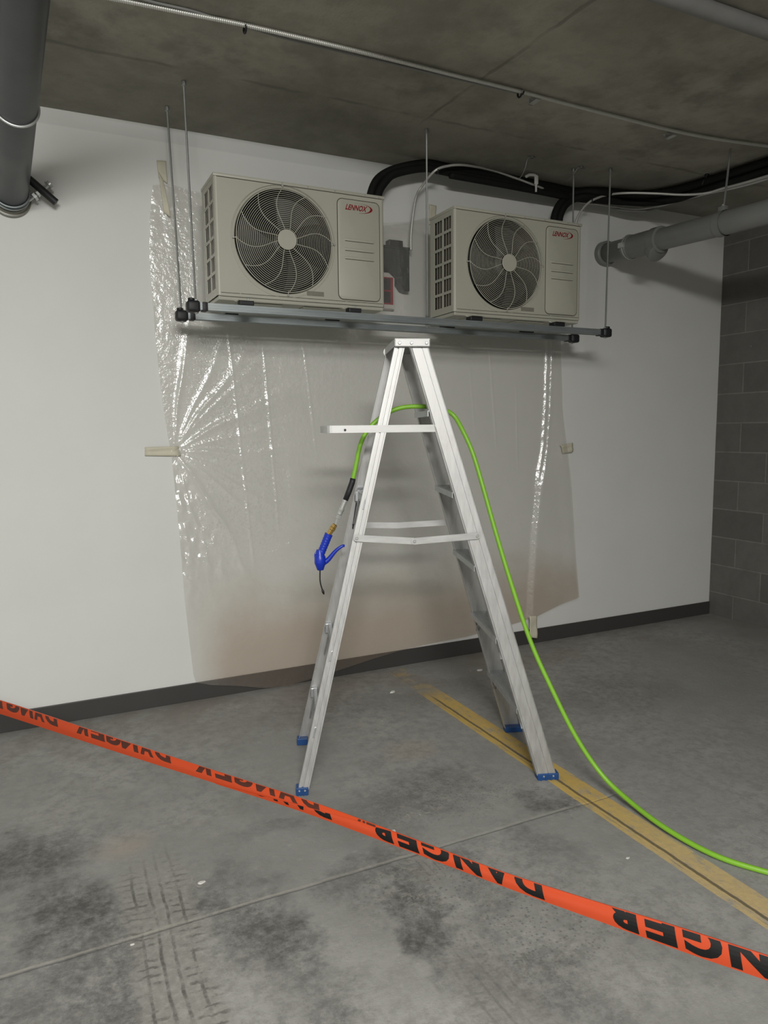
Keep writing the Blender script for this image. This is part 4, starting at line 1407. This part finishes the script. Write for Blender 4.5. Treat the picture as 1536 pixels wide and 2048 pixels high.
def film_y(x, z, s):
    y = .010 + .006 * mnoise.noise(Vector((x * 1.7, z * 1.3, 3.1))) + .004
    # creases fanning from the left tape
    dx, dz = x - P0x, z - P0z
    r = math.hypot(dx, dz) + 1e-6
    th = math.atan2(dz, dx)
    n1 = mnoise.noise(Vector((r * 3.0, th * 1.5, 7.7)))
    k = (1 - abs(math.sin(th * 6.5 + n1 * .8 + .3))) ** 4 + .6 * (1 - abs(math.sin(th * 10.3 + n1 + 1.1))) ** 3
    env = min(1, r / .10) * math.exp(-(r / .50) ** 2) * sst(dx, -.02, .06)
    y += .017 * k * env
    # crumple down the lower left edge
    xl = pw(z, XLz)
    e = math.exp(-((x - xl) / .085) ** 2)
    cr = mnoise.noise(Vector((x * 26, z * 20, 1.3))) + .5 * mnoise.noise(Vector((x * 60, z * 48, 5.3)))
    y += e * (.0075 * cr + .006) * (sst(z, .35, .7) * (1 - sst(z, 1.15, 1.3)) + .22 * sst(z, 1.4, 1.7))
    xd = .60 + (1.275 - z) * .36
    zone = math.exp(-((x - xd) / .10) ** 2) * sst(z, .50, .7) * (1 - sst(z, 1.12, 1.24))
    cr3 = mnoise.noise(Vector((x * 15 + z * 6, z * 9, 4.4))) + .5 * cr
    y += zone * .0115 * cr3
    y += .0016 * cr * sst(z, 2.15, 2.4)
    # long straight fold lines
    for (xa, za, xb, zb, h_, wd) in ((.885, 1.85, .975, .70, .0045, .006), (1.065, 1.75, 1.115, .90, .0055, .0045), (1.28, 1.8, 1.33, 1.3, .003, .005), (2.43, 1.86, 2.485, 1.30, .005, .005),
                                     (2.63, 1.6, 2.645, 1.15, .004, .005), (2.30, 1.7, 2.33, 1.4, .003, .005)):
        if min(za, zb) - .12 < z < max(za, zb) + .12:
            xx = xa + (xb - xa) * (z - za) / (zb - za)
            fade = sst(z, min(za, zb) - .1, min(za, zb) + .05) * (1 - sst(z, max(za, zb) - .05, max(za, zb) + .1))
            y += h_ * max(0, 1 - abs(x - xx) / (wd * 1.6)) * fade
    # the double pleat on the right
    xp = pw(z, [(.10, 2.735), (.3, 2.745), (.75, 2.775), (1.05, 2.805), (1.25, 2.85), (1.5, 2.868), (1.9, 2.875), (2.5, 2.86)])
    q = (x - xp) / .020
    wob = .25 * mnoise.noise(Vector((0, z * 30, 9)))
    y += (.013 * math.exp(-((q + .9 + wob) ** 2) * 2.2) + .013 * math.exp(-((q - .9 - wob) ** 2) * 2.2)) * sst(z, .9, 1.15) * (1 - sst(z, 1.85, 2.0))
    y += .030 * sst(x, xp - .03, xp + .015) * math.exp(-max(0, x - xp) / .20) * (1 - sst(z, 1.0, 1.3))
    # right edge stands off a little
    xr = pw(z, XRz)
    y += .020 * sst(x, xr - .12, xr) * (1 - sst(z, 1.2, 1.5))
    # billow at the bottom, clear of the base
    y += .020 * math.exp(-max(0, z - .02) / .10) + .012 * math.exp(-((z - .25) / .2) ** 2) * (.5 + mnoise.noise(Vector((x * 1.5, 0, 4))))
    # over the boxes on the wall
    bxd = sst(x, 1.42, 1.62) * (1 - sst(x, 1.92, 2.14)) * sst(z, 1.72, 2.0) * (1 - sst(z, 2.40, 2.52))
    cr2 = mnoise.noise(Vector((x * 22, z * 9, 2.3)))
    y += bxd * (.072 + .004 * cr2)
    return -y


bm = B()
rows = []
for i in range(NX + 1):
    s = i / NX
    col_ = []
    zt, zb = pw(s, ZT), pw(s, ZB)
    for j in range(NZ + 1):
        z = zt + (zb - zt) * j / NZ
        x = pw(z, XLz) * (1 - s) + pw(z, XRz) * s
        col_.append(bm.verts.new((x, min(film_y(x, z, s), -.0125 if z < .1 else -.004), z)))
    rows.append(col_)
for i in range(NX):
    for j in range(NZ):
        bm.faces.new((rows[i][j], rows[i][j + 1], rows[i + 1][j + 1], rows[i + 1][j]))
bmesh.ops.translate(bm, verts=bm.verts, vec=(-1.8, 0, 0))
o = obj('plastic_sheet', bm, M['film'], smooth=True, loc=(1.8, 0, 0))
tag(o, 'clear wrinkled plastic sheet taped over the white wall behind the ladder', 'plastic sheet')


def strip(label, corners, bend=0.0, yb=-.0215, grp='masking tape strips holding the plastic'):
    """corners: top-left, top-right, bottom-right, bottom-left in (x, z)"""
    c = Vector((sum(p[0] for p in corners) / 4, 0, sum(p[1] for p in corners) / 4))
    bm = B()
    N = 14
    rws = []
    for i in range(N + 1):
        t = i / N
        row = []
        for j in range(7):
            s = j / 6
            x = (corners[0][0] * (1 - s) + corners[1][0] * s) * (1 - t) + (corners[3][0] * (1 - s) + corners[2][0] * s) * t
            z = (corners[0][1] * (1 - s) + corners[1][1] * s) * (1 - t) + (corners[3][1] * (1 - s) + corners[2][1] * s) * t
            y = yb - .002 * math.sin(3 * s + 5 * t) - bend * math.sin(PI * t) - .002 * math.sin(t * 9 + s)
            row.append((Vector((x, y, z)) - c))
        rws.append(row)
    f = [[bm.verts.new(v) for v in r] for r in rws]
    b = [[bm.verts.new(v + Vector((0, .0012, 0))) for v in r] for r in rws]
    for i in range(N):
        for j in range(6):
            bm.faces.new((f[i][j], f[i][j + 1], f[i + 1][j + 1], f[i + 1][j]))
            bm.faces.new((b[i][j], b[i + 1][j], b[i + 1][j + 1], b[i][j + 1]))
    bd_ = [(i, 0) for i in range(N + 1)] + [(N, j) for j in range(1, 7)] + [(i, 6) for i in range(N - 1, -1, -1)] + [(0, j) for j in range(5, 0, -1)]
    for (p, q) in zip(bd_, bd_[1:] + bd_[:1]):
        bm.faces.new((f[p[0]][p[1]], f[q[0]][q[1]], b[q[0]][q[1]], b[p[0]][p[1]]))
    bmesh.ops.recalc_face_normals(bm, faces=bm.faces)
    o = obj('masking_tape', bm, M['masking'], smooth=True, loc=c)
    tag(o, label, 'tape', grp)


strip('horizontal masking tape strip at the left edge of the plastic, where creases fan out', [(.462, 1.297), (.622, 1.299), (.630, 1.250), (.461, 1.256)], .004, -.012)
strip('upper piece of the folded masking tape at the top left corner of the plastic', [(.577, 2.628), (.620, 2.630), (.622, 2.53), (.583, 2.555)], .008, -.010)
strip('lower curling piece of the masking tape at the top left corner of the plastic', [(.581, 2.575), (.600, 2.545), (.628, 2.375), (.598, 2.395)], .010, -.022)
strip('masking tape between the condensers at the top edge of the plastic', [(2.028, 2.606), (2.074, 2.602), (2.070, 2.50), (2.030, 2.50)], .003, -.016)
strip('crumpled yellowed masking tape on the right edge of the plastic', [(2.965, 1.262), (3.066, 1.274), (3.066, 1.215), (2.985, 1.207)], .008, -.020)
strip('short masking tape strip at the foot of the plastic, hanging over the dark base', [(2.712, .20), (2.770, .196), (2.776, .048), (2.716, .062)], .004, -.062)
strip('masking tape at the top edge of the plastic behind the right condenser', [(2.690, 2.56), (2.735, 2.57), (2.740, 2.47), (2.700, 2.46)], .003, -.016)

# ------------------------------------------------------------------ barrier tape
def tp(px, v, off=0.0):
    """point on the tape: px runs along it, v from its upper fold (0) to its lower edge (1)"""
    R = TAPE
    px = max(R[0][0], min(R[-1][0] - 1e-3, px))
    i = 0
    while R[i + 1][0] < px:
        i += 1
    t = (px - R[i][0]) / (R[i + 1][0] - R[i][0])
    T = Vector(R[i][1:4]).lerp(Vector(R[i + 1][1:4]), t)
    Bt = Vector(R[i][4:7]).lerp(Vector(R[i + 1][4:7]), t)
    al = (Vector(R[i + 1][1:4]) - Vector(R[i][1:4])).normalized()
    nrm = (Bt - T).cross(al).normalized()
    if nrm.y > 0: nrm = -nrm
    return T.lerp(Bt, v) + nrm * (off + .0035 * math.sin(PI * min(1, max(0, v))))


# straighten the measured rows a little
for _ in range(4):
    R2 = [TAPE[0]]
    for i in range(1, len(TAPE) - 1):
        R2.append((TAPE[i][0],) + tuple((TAPE[i - 1][k] + 2 * TAPE[i][k] + TAPE[i + 1][k]) / 4 for k in range(1, 7)))
    R2.append(TAPE[-1])
    TAPE = R2
bt = thing('barrier_tape', 'orange-red folded barrier tape reading DANGER stretched diagonally across the foreground', 'barrier tape', tuple(TAPE[24][1:4]))
bo = bt.location
PX = [TAPE[0][0] + (TAPE[-1][0] - TAPE[0][0]) * k / 120 for k in range(121)]
bm = B()
fr = [[bm.verts.new(tp(p, j / 6, .0004) - bo) for j in range(7)] for p in PX]
bk = [[bm.verts.new(tp(p, j / 6, -.0022) - bo) for j in range(7)] for p in PX]
for i in range(120):
    for j in range(6):
        bm.faces.new((fr[i][j], fr[i][j + 1], fr[i + 1][j + 1], fr[i + 1][j]))
        bm.faces.new((bk[i][j], bk[i + 1][j], bk[i + 1][j + 1], bk[i][j + 1]))
    bm.faces.new((fr[i][0], fr[i + 1][0], bk[i + 1][0], bk[i][0]))
    bm.faces.new((fr[i][6], bk[i][6], bk[i + 1][6], fr[i + 1][6]))
bmesh.ops.recalc_face_normals(bm, faces=bm.faces)
obj('tape_band', bm, M['orange'], bt, smooth=50)
lap = lambda px: 1 - sst(px, 400, 800) if px < 800 else 0     # upper limit (v) of the overlapping front layer


def fold(px): return max(0.0, 1.0 - max(0.0, (px - 430) / 360.0)) if px < 790 else 0.0


bm = B()
PL = [430 + 10 * k for k in range(130)]
PL = [p for p in PL if p <= 1715]
f0 = [[bm.verts.new(tp(p, lerp(fold(p), 1.01, j / 6), .0022) - bo) for j in range(7)] for p in PL]
f1 = [[bm.verts.new(tp(p, lerp(fold(p), 1.01, j / 6), .0012) - bo) for j in range(7)] for p in PL]
for i in range(len(PL) - 1):
    for j in range(6):
        bm.faces.new((f0[i][j], f0[i][j + 1], f0[i + 1][j + 1], f0[i + 1][j]))
        bm.faces.new((f1[i][j], f1[i + 1][j], f1[i + 1][j + 1], f1[i][j + 1]))
    bm.faces.new((f0[i][0], f0[i + 1][0], f1[i + 1][0], f1[i][0]))
bmesh.ops.recalc_face_normals(bm, faces=bm.faces)
obj('folded_lap', bm, M['orange'], bt, smooth=50)

BOLD = {c: None for c in 'DANGER'}


def stroke_word(spans, flip, m, voff, vis, v0, v1, clip=None):
    """spans: letter -> (px left, px right). flip=True: turned upside down, seen from the front.
    flip=False: mirrored, seen through the back. vis: share of the letter that shows, v0..v1 its place on the tape"""
    out = bmesh.new()
    for ch, (xa, xb) in spans:
        lb = text_mesh(ch, bold=.055)
        keep = vis
        if flip:   # top part of the letter shows, its top towards the lower tape edge
            bmesh.ops.bisect_plane(lb, geom=lb.verts[:] + lb.edges[:] + lb.faces[:], plane_co=(0, 1 - keep, 0), plane_no=(0, 1, 0), clear_inner=True)
        else:      # bottom part shows, its bottom towards the lower tape edge
            bmesh.ops.bisect_plane(lb, geom=lb.verts[:] + lb.edges[:] + lb.faces[:], plane_co=(0, keep, 0), plane_no=(0, 1, 0), clear_outer=True)
        for k in range(1, 6):
            bmesh.ops.bisect_plane(lb, geom=lb.verts[:] + lb.edges[:] + lb.faces[:], plane_co=(k / 6, 0, 0), plane_no=(1, 0, 0))
        for k in range(1, 5):
            yy = (1 - keep + keep * k / 5) if flip else keep * k / 5
            bmesh.ops.bisect_plane(lb, geom=lb.verts[:] + lb.edges[:] + lb.faces[:], plane_co=(0, yy, 0), plane_no=(0, 1, 0))
        bmesh.ops.triangulate(lb, faces=lb.faces[:])
        mp = {}
        info = {}
        for v in lb.verts:
            uu, vv = v.co.x, v.co.y
            px = xb - uu * (xb - xa)
            if flip:
                tv = v0 + (v1 - v0) * ((vv - (1 - keep)) / keep)
            else:
                tv = v0 + (v1 - v0) * (1 - vv / keep)
            px += (tv - .5) * 6
            info[v] = (px, tv)
            tv2 = max(tv, fold(px) + .03) if clip else tv
            mp[v] = out.verts.new(tp(px, tv2, voff) - bo)
        for f in lb.faces:
            if clip and all(info[v][1] < fold(info[v][0]) + .03 for v in f.verts):
                continue
            try:
                out.faces.new([mp[v] for v in f.verts])
            except ValueError:
                pass
        lb.free()
    loose = [v for v in out.verts if not v.link_faces]
    bmesh.ops.delete(out, geom=loose, context='VERTS')
    if out.faces:
        o = obj('printed_word', out, m, bt)
        return o
    out.free()


# front layer, upside down: reads DANGER from right to left
stroke_word([('R', (1210, 1276)), ('E', (1290, 1353)), ('G', (1368, 1447)), ('N', (1460, 1545)), ('A', (1552, 1640)), ('D', (1655, 1730))], True, M['ink'], .0027, .66, 0.03, .93)
stroke_word([('R', (742, 787)), ('E', (797, 838)), ('G', (847, 903)), ('N', (911, 963)), ('A', (971, 1023)), ('D', (1033, 1088))], True, M['ink'], .0027, .58, 0.0, .90, clip=True)
stroke_word([('R', (440, 468)), ('E', (474, 500)), ('G', (508, 540)), ('N', (548, 578)), ('A', (584, 622)), ('D', (628, 664))], True, M['ink'], .0027, .60, 0.0, .82, clip=True)
# rear layer, seen mirrored through the tape
stroke_word([('R', (394, 426)), ('E', (434, 467)), ('G', (473, 511)), ('N', (516, 553)), ('A', (560, 598)), ('D', (606, 642))], False, M['inkback'], .0009, .38, 0.02, .50)
stroke_word([('R', (156, 180)), ('E', (186, 213)), ('G', (217, 247)), ('N', (247, 280)), ('A', (284, 310)), ('D', (314, 345))], False, M['inkback'], .0009, .42, 0.03, .52)
stroke_word([('R', (-42, -20)), ('E', (-14, 9)), ('G', (18, 44)), ('N', (46, 70)), ('A', (72, 92)), ('D', (95, 119))], False, M['inkback'], .0009, .45, 0.05, .55)
stroke_word([('R', (720, 735)), ('E', (738, 756))], False, M['inkback'], .0029, .16, 0.02, .16)

# ------------------------------------------------------------------ small debris on the floor
chips = [(.372, -1.535, .013, 'pale flat concrete chip lying left of the tyre track'), (1.02, -1.545, .012, 'small pale chip beside the floor joint below the tape'),
         (1.62, -2.02, .008, 'tiny white chip near the yellow line in the foreground'), (1.30, -2.03, .010, 'tiny dark chip right of the barrier tape'),
         (2.20, -.29, .022, 'pale flake of plaster near the wall behind the ladder'), (1.60, -.37, .018, 'pale flake of plaster where the yellow line fades out'),
         (.15, -1.72, .007, 'tiny white chip on the dark stain at left'), (.62, -.95, .007, 'tiny white chip on the floor left of the ladder')]
for i, (x, y, s, lab) in enumerate(chips):
    bm = B()
    rr = random.Random(i)
    n = 7
    lo = []; hi = []
    for k in range(n):
        a = 2 * PI * k / n
        q = s * (.6 + .5 * rr.random())
        lo.append(bm.verts.new((q * math.cos(a), q * .55 * math.sin(a), 0)))
        hi.append(bm.verts.new((q * .8 * math.cos(a), q * .44 * math.sin(a), s * (.22 + .15 * rr.random()))))
    for k in range(n):
        bm.faces.new((lo[k], lo[(k + 1) % n], hi[(k + 1) % n], hi[k]))
    bm.faces.new(hi); bm.faces.new(list(reversed(lo)))
    o = obj('concrete_chip', bm, M['white'] if i != 3 else M['plate'], loc=(x, y, 0))
    tag(o, lab, 'debris', 'loose chips on the floor')
